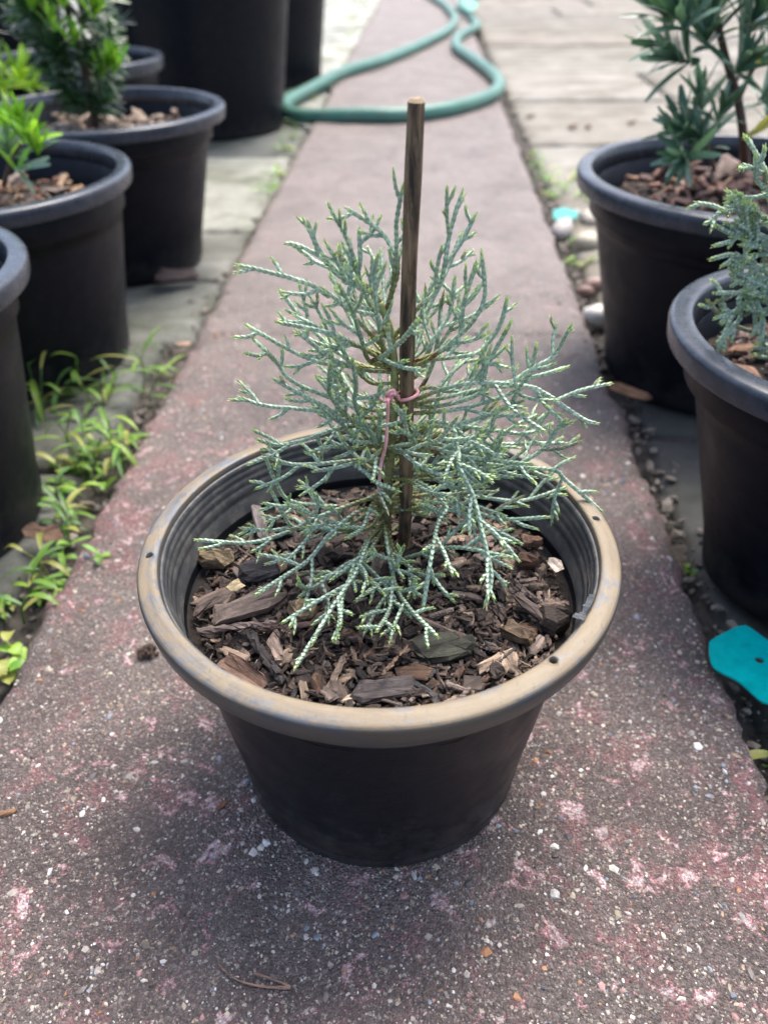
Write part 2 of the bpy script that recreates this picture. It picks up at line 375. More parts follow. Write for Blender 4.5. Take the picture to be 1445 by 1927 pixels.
ly = [-.1, .30, .55, .794, .985, 1.175, 1.625, 2.02, 2.42, 2.82, 3.25, 3.7, 4.2, 4.8, 5.4]
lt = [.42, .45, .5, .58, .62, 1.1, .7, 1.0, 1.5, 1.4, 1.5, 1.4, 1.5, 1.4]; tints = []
for j in range(len(ly) - 1):
    for i in range(5):
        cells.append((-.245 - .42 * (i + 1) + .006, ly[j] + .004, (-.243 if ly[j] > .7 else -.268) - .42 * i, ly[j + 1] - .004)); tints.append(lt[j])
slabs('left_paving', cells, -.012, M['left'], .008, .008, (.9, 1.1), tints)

# ------------------------------------------------------------------ pots
def bg_pot(x, y, R, h, rb, rt, label, z0=-.011, lip=.013, rw=.012):
    e = empty('plant_pot', (x, y, z0), label, 'pot', 'black plastic plant pots'); H = h - z0
    k = R - rt
    rim = [(R - rw, H - .003), (R - rw + .0008, H - .0008), (R - rw + .002, H), (R - .003, H - .0004), (R - .0012, H - .0012), (R - .0003, H - .0026), (R, H - .0045), (R - .0008, H - lip + .001), (R - .0015, H - lip - .0008), (R - .003, H - lip - .0015), (rt + .001, H - lip - .002), (rt - .0025, H - lip - .0015), (R - rw - .0006, H - .0055)]
    mb = MB(); mb.lathe(rim, 128, closed=True); mb.build('rim', M['rimbg'], e)
    zt = H - lip - .0015
    body = [(0, .004), (rb * .9, .004), (rb - .003, 0), (rb, .003), (rb + .0015, .012)]
    for t in np.linspace(.1, .86, 9): body.append((rb + (rt - rb) * t, .012 + (zt - .012) * t))
    body += [(rt - .0015, zt - .022), (rt + .0002, zt - .0205), (rt + .0006, zt - .004), (rt - .001, zt), (rt - .0028, H - lip - .003), (rt - .0045, H - .04), (rb + (rt - rb) * .5 - .004, H * .6), (rb * .92, .012), (0, .012)]
    mb = MB(); mb.lathe(body, 128); mb.build('body', M['potbg'], e); return e
POTS = dict(A=(.285, .740, .152, .172, .102, .137), B=(.261, .430, .120, .163, .066, .105), C=(-.377, .468, .131, .176, .096, .117),
            D=(-.407, .746, .144, .168, .110, .132), E=(-.380, 1.038, .145, .171, .094, .126), F=(-.535, 1.385, .135, .18, .085, .122),
            G=(-.735, 1.20, .125, .175, .085, .110), H=(-.444, 1.867, .215, .33, .145, .185), I=(-.44, 2.45, .22, .36, .16, .20), J=(-.95, 1.95, .23, .36, .16, .20))
LB = dict(A='large black pot holding a glossy leaved shrub in red bark on the right',
          B='grey rimmed black pot with a young juniper at the right photo edge',
          C='dark pot nearest on the left with only its right rim in view',
          D='dark pot with a bright green leaf tuft, second from the front on the left',
          E='dark pot with a tall needle leaved plant and beige chips',
          F='small dark pot with a blue green feathery plant, behind the tall needle leaved plant',
          G='dark pot under the yellow green tuft at the far left',
          H='very large black tub standing beside the bend of the green hose', I='very large dark tub farthest back on the left, behind the other tub',
          J='very large black tub in the dark top left corner')
for k, a in POTS.items(): bg_pot(*a, LB[k], lip=.0135 if k in 'ABCDE' else .018, rw=.013 if k != 'B' else .014)

# the central pot
PC = np.array([-.0156, .2717]); PH = .1366
mp = empty('plant_pot', (PC[0], PC[1], 0), 'black pot with worn tan rim in the middle of the path', 'pot', 'black plastic plant pots')
mb = MB()
rimp = [(.0912, PH - .0020), (.0918, PH + .0004), (.0926, PH + .0009), (.0950, PH + .0007), (.0975, PH), (.0991, PH - .0005), (.0998, PH - .0012), (.1002, PH - .0022), (.1003, PH - .0036), (.0997, PH - .0070), (.0990, PH - .0104), (.0986, PH - .0111), (.0980, PH - .0113), (.0960, PH - .0110), (.0945, PH - .0070), (.0915, PH - .0050)]
mb.lathe(rimp, 192, closed=True); rim = mb.build('rim', M['rim'], mp)
cut = MB()
for ang, rr in ((-171, .0955), (-46.6, .0940), (70, .095), (10, .095)):
    a = R_(ang); cut.tube([(rr * math.cos(a), rr * math.sin(a), PH - .012), (rr * math.cos(a), rr * math.sin(a), PH + .006)], .00165, 16)
co = cut.build('cutter', M['rim']); co.location = mp.location
bpy.context.view_layer.update()
md = rim.modifiers.new('b', 'BOOLEAN'); md.operation = 'DIFFERENCE'; md.object = co; md.solver = 'EXACT'
dg = bpy.context.evaluated_depsgraph_get(); newme = bpy.data.meshes.new_from_object(rim.evaluated_get(dg)); rim.modifiers.clear(); rim.data = newme; newme.name = 'rim'
bpy.data.objects.remove(co)
mb = MB()
rb, rt, zt = .0690, .0885, PH - .0045
outer = [(0, .004), (rb - .006, .004), (rb - .0045, 0), (rb - .0008, .0001), (rb - .0002, .0010), (rb + .0002, .0060), (rb - .0003, .0075), (rb + .0008, .009)]
for t in np.linspace(.1, .88, 12): outer.append((rb + (rt - rb) * t, .009 + (zt - .009) * t))
outer += [(rt - .0010, zt - .014), (rt + .0008, zt - .012), (rt + .0030, zt - .002), (.0925, PH - .0048)]
inner = [(.0916, PH - .0044), (.0911, PH - .0018), (.0902, PH - .0022), (.0896, PH - .0040), (.0899, PH - .0050), (.0893, PH - .0056), (.0887, PH - .0074), (.0890, PH - .0084), (.0884, PH - .0090), (.0878, PH - .0112), (.0881, PH - .0122), (.0874, PH - .0128), (.0868, PH - .0165), (.0871, PH - .0176), (.0862, PH - .0186), (.0845, PH - .030), (.0790, .09), (.064, .006), (0, .006)]
mb.lathe(outer, 192); mb.build('body', M['pot'], mp)
mb = MB(); mb.lathe(inner, 192); mb.build('inner_wall', mat_pot('dusty_inner_plastic', (.045, .048, .052), .34, .8, .12, (.17, .165, .145)), mp)
mb = MB()
a = np.radians(np.linspace(-32, -22, 14)); P = np.stack([.0905 * np.cos(a), .0905 * np.sin(a), PH + .0012 + .0006 * np.sin(a * 90)], 1)
for i in range(13):
    w_ = .0010 + .0007 * random.random() + (.0015 if i < 2 else 0)
    p, q = P[i], P[i + 1]; rd = nrm([p[0], p[1], 0])
    mb.add([p - rd * w_, p + rd * w_ * .6 + (0, 0, .0007), q + rd * w_ * .6 + (0, 0, .0006), q - rd * w_], [[(0, 1, 2, 3)]])
mb.build('torn_edge', mat_pot('torn_plastic', (.055, .062, .07), .5, .3), rim, False)

# ------------------------------------------------------------------ bark mulch
BC = np.array([(.022, .015, .012), (.042, .029, .023), (.085, .058, .044), (.14, .100, .080), (.21, .160, .132), (.095, .052, .032), (.26, .190, .135), (.42, .33, .24), (.05, .046, .045)])
BW = np.array([.20, .20, .17, .13, .09, .07, .06, .008, .06])
def chip(L, Wd, T, n=9, rough=.22, bend=0.0):
    th = np.linspace(0, 2 * np.pi, n, endpoint=False) + rng.normal(0, .12, n)
    pw = .62
    ox = np.sign(np.cos(th)) * np.abs(np.cos(th)) ** pw * (1 + rng.normal(0, rough * .6, n)); oy = np.sign(np.sin(th)) * np.abs(np.sin(th)) ** pw * (1 + rng.normal(0, rough, n))
    V = []
    for z, k in ((-1, .82), (-.35, 1.0), (.4, .98), (1, .78)):
        V += [(ox[i] * L / 2 * k * (1 + rng.normal(0, .05)), oy[i] * Wd / 2 * k * (1 + rng.normal(0, .05)), z * T / 2 * (1 + rng.normal(0, .25))) for i in range(n)]
    V += [(rng.normal(0, .1) * L, 0, -T * .5), (rng.normal(0, .1) * L, rng.normal(0, .1) * Wd, T * .62)]
    V = np.array(V); V[:, 2] += bend * (V[:, 1] / (Wd / 2)) ** 2 * T + .4 * bend * (V[:, 0] / (L / 2)) ** 2 * T
    F4 = [(r * n + i, r * n + (i + 1) % n, (r + 1) * n + (i + 1) % n, (r + 1) * n + i) for r in range(3) for i in range(n)]
    F3 = [((i + 1) % n, i, 4 * n) for i in range(n)] + [(3 * n + i, 3 * n + (i + 1) % n, 4 * n + 1) for i in range(n)]
    return V, [F4, F3]
def twig(L, r, kink=.12):
    n = 9; x = np.linspace(-L / 2, L / 2, n); P = np.stack([x, np.cumsum(rng.normal(0, kink * L / n, n)), np.cumsum(rng.normal(0, kink * L / n * .6, n))], 1); P[:, 1:] -= P[:, 1:].mean(0)
    mb = MB(); mb.tube(catmull(P, L / 18), r * 1, 7); V = mb.V[0]
    V = V + rng.normal(0, r * .1, V.shape); return V, mb.F
def chip_kind():
    q = random.random()
    if q < .44: L = random.uniform(.005, .013); return chip(L, L * random.uniform(.3, .75), L * random.uniform(.12, .35), 12, .26)
    if q < .64: L = random.uniform(.006, .013); return chip(L, L * random.uniform(.4, .8), .0011, 10, .28, random.uniform(-.9, .9))
    return twig(random.uniform(.009, .022), random.uniform(.0006, .0014))
def bcol(): return BC[rng.choice(len(BC), p=BW / BW.sum())] * rng.uniform(.7, 1.25)
def mulch(c, rad, zs, n_big, n_small, label, group, scale=1.0, cols=None, dome=.006, mat='bark', tilt=.35, stuff_label=None):
    hz = lambda x, y: zs + dome * (1 - ((x - c[0]) ** 2 + (y - c[1]) ** 2) / rad ** 2) + .0018 * scale * lump(x, y, 130 / scale, 3)
    mb = MB(); rs = np.linspace(0, rad, 26); th = np.linspace(0, 2 * np.pi, 80, endpoint=False)
    A, B = np.meshgrid(th, rs); x = c[0] + B * np.cos(A); y = c[1] + B * np.sin(A); z = hz(x, y) - .003
    i = np.arange(25)[:, None] * 80; j = np.arange(80)[None]; j2 = (j + 1) % 80
    mb.add(np.stack([x, y, z], -1).reshape(-1, 3), [np.stack([i + j, i + j2, i + 80 + j2, i + 80 + j], -1).reshape(-1, 4)])
    tag(mb.build('potting_soil', M['potsoil']), 'dark potting soil under ' + stuff_label, 'soil', None, 'stuff')
    pick = (lambda: bcol()) if cols is None else (lambda: np.array(cols[rng.integers(len(cols))]) * rng.uniform(.7, 1.2))
    mb = MB()
    for k in range(n_small):
        V, F = chip_kind(); q = scale * random.uniform(.18, .8); V = V * q
        r = (rad * .985 - np.abs(V[:, :2]).max()) * math.sqrt(random.random()); a = random.uniform(0, 6.283)
        p = np.array([c[0] + r * math.cos(a), c[1] + r * math.sin(a), 0]); p[2] = hz(p[0], p[1]) + random.uniform(-.003, .0015) * scale
        X = V @ rotm(random.gauss(0, tilt), random.gauss(0, tilt), random.uniform(0, 6.28)).T + p
        cc = pick(); mb.add(X, F, cc, V)
    tag(mb.build('bark_mulch', M[mat], None, False), 'small crumbs of bark filling ' + stuff_label, 'mulch', None, 'stuff')
    protos = []
    for k in range(n_big):
        r = (rad * .97 - .0085 * scale) * math.sqrt(random.random()); a = random.uniform(0, 6.283); x, y = c[0] + r * math.cos(a), c[1] + r * math.sin(a)
        if k < 28:
            V, F = chip_kind(); mb = MB(); mb.add(V * scale, F, pick()); o = mb.build('bark_chip', M[mat], None, False); protos.append(o)
        else: o = random.choice(protos).copy(); COL.objects.link(o)
        o.location = (x, y, hz(x, y) + random.uniform(0, .0032) * scale); o.rotation_euler = (random.gauss(0, tilt), random.gauss(0, tilt), random.uniform(0, 6.28))
        s = random.uniform(.75, 1.25); o.scale = (s, s, s)
        tag(o, label, 'bark chip', group)
    return hz
SZ = .1075
hz = mulch(PC, .0842, SZ, 200, 4300, 'small dark bark chip lying in the mulch of the central pot', 'bark chips in the central pot', 1.02, None, .001, stuff_label='the bark chips of the central pot')
def piece(name, u, v, V, F, col, label, cat, rot=0, tilt=(0, 0), dz=.004, z=None, mat='bark', smooth=False):
    zz = SZ + dz if z is None else z
    p = gr(u, v, zz); mb = MB(); V = V * .88; V = V + rng.normal(0, .00035, V.shape); mb.add(V, F, np.asarray(col) * .8, V); o = mb.build(name, M[mat], None, smooth)
    o.location = tuple(p); o.rotation_euler = (tilt[0], tilt[1], R_(rot)); return tag(o, label, cat)
piece('bark_slab', 835, 1220, *chip(.030, .014, .006, 12, .2), (.060, .060, .040), 'large dark mossy bark slab lying below the middle front branch', 'bark', 12, (.25, -.05), .003)
piece('bark_slab', 725, 1296, *chip(.030, .013, .003, 10, .16), (.085, .068, .066), 'flat charcoal grey bark slab against the front of the pot rim', 'bark', 12, (.2, 0), .002)
piece('bark_curl', 462, 1268, *chip(.027, .010, .0016, 14, .12, 2.2), (.25, .150, .108), 'curled pinkish tan bark flake tucked inside the front left rim', 'bark', -36, (.55, 0), .004)
piece('bark_slab', 475, 1135, *chip(.040, .013, .004, 12, .22), (.165, .120, .098), 'long grey brown bark slab lying at the left side of the mulch', 'bark', 40, (.2, .1), .006)
piece('bark_slab', 405, 1130, *chip(.028, .010, .004, 11, .22), (.150, .105, .085), 'brown split bark piece beside the left inner wall of the pot', 'bark', 44, (.2, .1), .003)
piece('twig', 445, 1180, *twig(.036, .0017, .06), (.20, .150, .13), 'smooth grey brown twig across the left of the mulch', 'twig', 14, (0, .03), .008)
piece('twig', 545, 1178, *twig(.030, .0013, .06), (.12, .072, .058), 'thin dark red twig lying beside the smooth grey twig', 'twig', 12, (0, .03), .007)
piece('twig', 500, 1235, *twig(.034, .0021, .06), (.055, .045, .042), 'thick rough dark twig pointing at the front rim', 'twig', -52, (0, .12), .005)
piece('bark_slab', 487, 1072, *chip(.021, .014, .006, 11, .15), (.050, .042, .042), 'thick charcoal bark block under the long left branch', 'bark', 10, (.35, 0), .005)
piece('wood_chunk', 405, 1050, *chip(.017, .011, .009, 10, .2), (.23, .170, .095), 'pale fibrous wood chunk at the left of the mulch', 'bark', -10, (.2, .2), .004)
piece('dead_leaf', 443, 1103, *chip(.009, .006, .0006, 9, .2, .5), (.55, .44, .25), 'pale yellow dried leaf scrap on the grey bark slab', 'leaf', 60, (.2, .2), .010)
piece('dead_leaf', 520, 1222, *chip(.014, .006, .0008, 9, .25, .9), (.36, .26, .20), 'pinkish beige dry leaf scrap beside the rough dark twig', 'leaf', -60, (.3, .2), .008)
piece('wood_chunk', 990, 1055, *chip(.011, .008, .007, 9, .12), (.135, .066, .038), 'square red brown bark block right of the juniper', 'bark', 4, (.1, .1), .005)
piece('wood_chunk', 1000, 1018, *chip(.012, .007, .006, 9, .2), (.29, .165, .105), 'orange tan wood chunk near the right inner wall', 'bark', 20, (.1, .2), .006)
piece('shell_chip', 1043, 1062, *chip(.009, .006, .0012, 8, .2, .4), (.60, .50, .42), 'creamy white flat chip near the right inner wall', 'chip', -55, (.3, .2), .008)
piece('twig', 985, 1110, *twig(.021, .0011, .08), (.13, .095, .082), 'slim grey twig slanting at the right of the mulch', 'twig', -55, (0, .1), .008)
piece('bark_slab', 1000, 1145, *chip(.027, .006, .003, 10, .2), (.105, .074, .062), 'narrow brown bark strip pointing at the right front rim', 'bark', -50, (.2, .05), .007)
piece('wood_chunk', 975, 1190, *chip(.016, .009, .006, 10, .18), (.150, .098, .056), 'striped brown wood chunk near the right front of the mulch', 'bark', -28, (.2, .1), .005)
piece('wood_chunk', 1040, 1165, *chip(.015, .013, .010, 12, .2), (.042, .026, .018), 'dark crumbly bark lump against the right front rim', 'bark', 20, (.1, .1), .005)
piece('bark_slab', 490, 985, *chip(.024, .007, .003, 10, .2), (.17, .145, .14), 'grey bark strip leaning at the back left of the mulch', 'bark', 110, (.2, -.3), .008)
piece('bark_slab', 900, 1020, *chip(.018, .010, .003, 10, .2), (.20, .135, .115), 'flat mauve brown bark flake behind the right branches', 'bark', 6, (.25, .05), .006)
piece('wood_chunk', 575, 1150, *chip(.013, .011, .007, 10, .25), (.30, .215, .12), 'pale tan broken wood chunk in front of the juniper stem', 'bark', 70, (.3, .1), .006)
piece('twig', 745, 1240, *twig(.021, .0005, .04), (.24, .155, .10), 'thin straw brown needle beside the grey slab in the pot', 'twig', 62, (0, .1), .009)

mulch(np.array(POTS['A'][:2]), .128, .142, 45, 520, 'reddish brown bark chip lying in the large right pot', 'bark chips in the large right pot', 2.3, [(.16, .075, .05), (.12, .06, .045), (.22, .115, .08), (.08, .04, .03), (.27, .16, .10), (.17, .12, .10)], .012, stuff_label='the large right pot')
mulch(np.array(POTS['B'][:2]), .100, .131, 20, 420, 'brown bark chip lying in the grey rimmed right pot', 'bark chips in the grey rimmed right pot', 1.9, [(.10, .055, .04), (.06, .036, .027), (.23, .12, .07), (.14, .10, .09)], .006, stuff_label='the grey rimmed right pot')
mulch(np.array(POTS['C'][:2]), .105, .120, 0, 120, '', '', 2, None, .004, stuff_label='the nearest left pot')
mulch(np.array(POTS['D'][:2]), .120, .132, 15, 300, 'tan brown bark chip lying in the pot of the green tuft', 'bark chips in the pot of the green tuft', 2.6, [(.30, .18, .09), (.36, .24, .14), (.20, .10, .06), (.25, .19, .15)], .010, stuff_label='the pot of the green tuft')
mulch(np.array(POTS['E'][:2]), .118, .136, 25, 300, 'beige wood chip lying in the pot of the tall needle leaved plant', 'wood chips in the pot of the tall plant', 2.4, [(.36, .27, .20), (.46, .37, .29), (.28, .20, .15), (.40, .30, .22)], .012, stuff_label='the pot of the tall needle leaved plant')
for k in 'FGHIJ':
    a = POTS[k]; mulch(np.array(a[:2]), a[5] - .012, a[3] - .05, 0, 60, '', '', 3, None, .0, stuff_label={'F': 'the feathery plant', 'G': 'the yellow green tuft', 'H': 'the very large tub by the hose', 'I': 'the farthest tub', 'J': 'the tub in the dark corner'}[k])

# ------------------------------------------------------------------ juniper
SV = np.array([(0, -.5, -.1), (0, .5, -.1), (.45, 0, .42), (1, 0, .30), (.5, -.5, .05), (.5, .5, .05)])
SF = [[(0, 1, 2), (1, 5, 2), (5, 3, 2), (3, 4, 2), (4, 0, 2)]]
GRN, GRN2, TIP, OLV, BRN = map(np.array, [(.45, .60, .44), (.62, .74, .62), (.47, .62, .20), (.30, .32, .12), (.24, .12, .055)])
class Jun:
    def __init__(s): s.core = MB(); s.M = []; s.T = []; s.C = []
    def shoot(s, P, r=.0010, base_ol=0.0, tip=.0045, step=.00115):
        P = catmull(P, step); n = len(P); T, A, B = frames(P)
        L = (n - 1) * step; dist_tip = L - np.arange(n) * step; dist0 = np.arange(n) * step
        rr = r * np.clip(.72 + .28 * np.minimum(1, dist_tip / .006), .5, 1) * np.where(dist_tip < .0012, .65, 1)
        tone = rng.uniform(0, 1)
        g = GRN * (1 - .45 * tone) + GRN2 * .45 * tone
        k = np.clip(1 - dist_tip / tip, 0, 1)[:, None] ** .8
        c = g * (1 - k) + TIP * k
        if rng.random() < .05: c = c * .45 + np.array([.26, .20, .09]) * .55
        if base_ol > 0:
            o = np.clip((base_ol - dist0) / (base_ol * .45), 0, 1)[:, None]; c = c * (1 - o) + OLV * o
            if rng.random() < .3:
                j = rng.integers(0, max(1, n // 3)); c[j:j + 4] = BRN
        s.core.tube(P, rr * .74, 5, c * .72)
        for i in range(n - 1):
            ph = (i % 2) * math.pi / 2 + .15 * math.sin(i * .7)
            for q in (0, math.pi):
                d = math.cos(ph + q) * A[i] + math.sin(ph + q) * B[i]
                x = nrm(T[i] + d * (.06 + .08 * rng.random())); y = np.cross(d, x); z = np.cross(x, y)
                l = .00250 * rng.uniform(.85, 1.15) * (r / .001) ** .5; wdt = 1.62 * rr[i]
                s.M.append(np.stack([x * l, y * wdt, z * rr[i] * .85], 1)); s.T.append(P[i] + d * rr[i] * .62)
                cc = c[i] * rng.uniform(.75, 1.25)
                if rng.random() < .12: cc = cc * .6 + np.array([.45, .55, .52]) * .4
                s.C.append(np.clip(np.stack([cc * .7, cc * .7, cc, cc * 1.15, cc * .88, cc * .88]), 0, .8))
        return P, T
    def branch(s, P, s0=.3, dens=.0072, tw=(.006, .017), r=.00105, ol=.025, nrm_dir=None, sub=True):
        P, T = s.shoot(P, r, ol); n = len(P); L = (n - 1) * .00115
        nd = nrm(np.array([0, -.75, .5]) + rng.normal(0, .35, 3)) if nrm_dir is None else nrm(nrm_dir)
        sgn = rng.choice([-1, 1]); d = s0 * L + rng.uniform(0, .004)
        while d < L - .003:
            i = min(n - 2, int(d / .00115)); t = T[i]
            side = nrm(np.cross(t, nd)) * sgn; a = R_(rng.uniform(30, 58))
            dr = nrm(t * math.cos(a) + side * math.sin(a) + nd * rng.normal(0, .22) + np.array([0, 0, .12]))
            l = rng.uniform(*tw) * (.45 + .9 * min(1, (L - d) / .03)) * rng.choice([.6, 1, 1, 1.3])
            bend = nrm(dr + t * .5 + np.array([0, 0, .15]))
            Q = [P[i], P[i] + dr * l * .45, P[i] + dr * l * .55 + bend * l * .45]
            Qs, Ts = s.shoot(Q, r * .9, .012 if d < .35 * L else 0)
            if sub and l > .0125:
                for q in range(int(l / .008)):
                    jj = int(len(Qs) * rng.uniform(.3, .85)); jj = min(jj, len(Qs) - 2); t2 = Ts[jj]
                    sd2 = nrm(np.cross(t2, nd)) * (1 if q % 2 else -1); d2 = nrm(t2 * .75 + sd2 * .65 + nd * rng.normal(0, .25)); l2 = rng.uniform(.003, .0065)
                    s.shoot([Qs[jj], Qs[jj] + d2 * l2 * .5, Qs[jj] + (d2 + t2 * .2) * l2], r * .88)
            sgn = -sgn; d += dens * rng.uniform(.55, 1.45)
    def done(s, name, parent):
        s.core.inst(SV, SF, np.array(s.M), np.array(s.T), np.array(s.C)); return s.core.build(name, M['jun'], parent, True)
Y0 = .297
base = gr(728, 1040, SZ)
jp = empty('juniper', tuple(base), 'small blue green juniper sapling tied to the stick in the central pot', 'juniper', 'young junipers in pots')
def rel(o, parent):      # parts were modelled in world space: keep them there under their thing
    o.location = -Vector(parent.location); return o
LEAD = [at(u, v, Y0) for u, v in [(728, 1045), (727, 960), (735, 850), (741, 760), (742, 690), (734, 620), (716, 570)]]
LEADC = catmull(LEAD, .002)
mb = MB(); nL = len(LEADC); kk = np.linspace(0, 1, nL)
mb.tube(LEADC, .0026 - .0013 * kk, 8, np.clip(np.array([.10, .062, .03])[None] * (1 - kk[:, None]) + OLV[None] * kk[:, None], 0, 1)); rel(mb.build('trunk', M['wood'], jp), jp)
def lead_at(v):
    vs = [1045, 960, 850, 760, 690, 620, 570]; us = [728, 727, 735, 741, 742, 734, 716]
    return np.interp(v, vs[::-1], us[::-1])
# each traced branch: height on the trunk, pixel course root -> tip, depth of the tip towards (-) or away from (+) the camera in mm
BR = [
 (675, [(638, 567), (617, 556), (583, 535), (525, 517), (444, 498)], -8), (640, [(709, 557), (664, 535), (609, 482), (578, 414)], 6),
 (590, [(735, 561), (749, 501), (733, 459), (709, 430), (649, 390)], 8), (590, [(738, 540), (746, 461), (746, 417), (759, 346)], 4),
 (610, [(690, 540), (640, 520), (604, 484), (559, 461), (538, 459)], 14), (640, [(786, 580), (823, 546), (836, 501), (847, 435), (870, 359)], 6),
 (700, [(775, 690), (810, 674), (863, 632), (891, 603), (912, 553), (905, 472)], -6), (690, [(800, 672), (860, 640), (870, 580), (897, 490)], 14),
 (705, [(799, 680), (878, 669), (907, 656), (939, 614), (955, 559)], 10), (760, [(820, 765), (902, 740), (907, 703), (931, 659), (962, 606)], 2),
 (800, [(850, 800), (949, 766), (983, 719), (1004, 693), (1041, 669), (1075, 611)], -4), (780, [(860, 770), (960, 740), (994, 711), (1010, 645)], 8),
 (770, [(850, 745), (950, 720), (1020, 705), (1068, 690)], 16), (770, [(840, 730), (910, 720), (986, 726), (1023, 739), (1094, 787), (1125, 797)], 6),
 (850, [(830, 850), (900, 838), (980, 835), (1065, 834)], 22), (900, [(850, 890), (930, 880), (1036, 884), (1065, 905), (1132, 963)], 4),
 (940, [(820, 930), (900, 935), (980, 942), (1065, 917)], 10), (950, [(800, 945), (862, 952), (941, 976), (1033, 973)], -12),
 (960, [(820, 958), (870, 965), (907, 984), (981, 1023)], -18),
 (860, [(790, 800), (846, 800), (862, 850), (865, 879), (891, 937), (907, 1002), (924, 1084), (912, 1142)], -57),
 (930, [(780, 905), (838, 950), (825, 982), (812, 1045), (796, 1144)], -59), (985, [(725, 1000), (742, 1093), (768, 1141), (825, 1200)], -76),
 (990, [(738, 1060), (739, 1081), (733, 1145), (708, 1189)], -75), (975, [(690, 1020), (673, 1063), (700, 1095), (723, 1118)], -58),
 (985, [(700, 1010), (689, 1029), (670, 1076), (633, 1131), (594, 1195), (555, 1257)], -90), (960, [(680, 960), (623, 1003), (581, 1053), (528, 1089), (479, 1121)], -54),
 (940, [(690, 940), (591, 976), (544, 1000), (470, 1021), (368, 1016)], -20), (940, [(660, 985), (600, 990), (549, 989), (509, 921)], -14),
 (950, [(690, 995), (636, 984), (601, 973), (537, 946)], -30), (920, [(660, 950), (590, 950), (541, 939), (517, 902), (499, 858)], -6),
 (865, [(672, 866), (599, 873), (546, 873), (496, 856)], -10), (800, [(680, 800), (622, 810), (578, 826), (525, 837), (483, 827)], -14),
 (785, [(680, 785), (578, 771), (499, 763), (449, 747)], 4), (845, [(710, 840), (667, 821), (649, 805), (625, 774), (567, 742), (513, 713)], -20),
 (695, [(700, 692), (672, 690), (604, 682), (551, 661), (499, 632), (462, 611)], 2), (770, [(690, 770), (600, 740), (546, 714), (525, 687), (499, 659), (475, 636)], 0),
 (690, [(683, 656), (630, 630), (578, 617), (520, 606)], -6), (680, [(700, 660), (640, 640), (590, 612), (551, 592)], 10),
 (700, [(680, 695), (628, 677), (593, 651), (557, 622)], -16), (690, [(696, 680), (678, 632), (662, 582), (636, 533)], -26),
 (690, [(700, 682), (722, 669), (757, 640), (788, 600)], -30), (690, [(724, 680), (720, 653), (707, 567), (704, 514), (712, 477)], -12),
 (650, [(690, 560), (675, 520), (678, 488), (675, 428)], 8), (650, [(680, 545), (650, 530), (643, 505), (638, 461)], 12),
 (800, [(680, 800), (625, 751), (620, 715), (622, 682)], -24), (820, [(690, 800), (668, 760), (670, 724), (662, 674)], -28),
 (855, [(720, 848), (760, 850), (794, 837), (826, 826), (862, 784)], -32), (850, [(715, 845), (755, 838), (780, 831), (746, 803)], -34),
 (850, [(716, 845), (712, 818), (717, 773)], -26), (860, [(718, 860), (707, 831), (683, 791)], -30),
 (870, [(690, 868), (667, 873), (688, 889), (709, 908), (750, 924)], -36), (950, [(700, 950), (683, 992), (651, 1013)], -40),
 (900, [(770, 905), (802, 923), (857, 939)], -34), (860, [(820, 850), (898, 916), (918, 850), (965, 802)], -12),
 (850, [(800, 840), (870, 858), (941, 868), (997, 873)], -14), (830, [(800, 830), (880, 845), (933, 802)], -8),
 (830, [(830, 800), (930, 810), (990, 815), (1038, 797)], 14), (900, [(850, 900), (955, 880), (1018, 847), (1049, 805), (1066, 788)], -2),
 (760, [(800, 730), (850, 735), (890, 700), (920, 640)], 20), (730, [(790, 700), (815, 640), (845, 590), (856, 520)], 20),
 (760, [(780, 745), (812, 690), (826, 620), (830, 560)], 26), (720, [(700, 720), (664, 690), (640, 660), (610, 640)], 20),
 (1000, [(720, 1030), (655, 1060), (590, 1105), (560, 1100)], -58), (990, [(745, 1040), (790, 1080), (835, 1082)], -50),
 (1000, [(740, 1050), (800, 1040), (860, 1030), (970, 1050)], -30), (985, [(700, 1030), (650, 1105), (640, 1180)], -74)]
for (vl, px, dd) in BR:
    y1 = Y0 + dd / 1000; n = len(px)
    P = [at(lead_at(vl), vl, Y0)]
    for i, (u, v) in enumerate(px):
        f = ((i + 1) / n) ** 1.1
        wob = rng.normal(0, .0015) if i < n - 1 else 0
        P.append(at(u, v, Y0 + (y1 - Y0) * f + wob))
    J = Jun(); J.branch(P, .36 if len(px) > 3 else .45, .0100, (.006, .019), .00086); rel(J.done('branch', jp), jp)
for k in range(18):          # the far side of the crown
    hgt = rng.uniform(.02, .115); i = min(nL - 1, int(hgt / .002)); p = LEADC[i]
    a = rng.uniform(.1, 3.04); L = (.062 - .19 * abs(hgt - .07)) * rng.uniform(.7, 1.1); out = np.array([math.cos(a), math.sin(a) * .9, 0])
    P = [p, p + out * L * .4 + (0, 0, .002), p + out * L * .75 + (0, 0, .008 + .1 * (hgt - .04)), p + out * L + (0, 0, .018 + .16 * (hgt - .04))]
    J = Jun(); J.branch(P, .3, .009, (.006, .018), .00088); rel(J.done('branch', jp), jp)

for k in range(9):          # short sprigs round the foot of the trunk
    hgt = rng.uniform(.006, .075); p = LEADC[min(nL - 1, int(hgt / .002))]; a = rng.uniform(0, 6.283); L = rng.uniform(.030, .052); out = np.array([math.cos(a), math.sin(a), 0])
    P = [p, p + out * L * .4 + (0, 0, .003), p + out * L * .75 + (0, 0, .009), p + out * L + (0, 0, .016 + rng.uniform(-.006, .012))]
    J = Jun(); J.branch(P, .25, .0075, (.006, .016), .00085, .032); rel(J.done('branch', jp), jp)

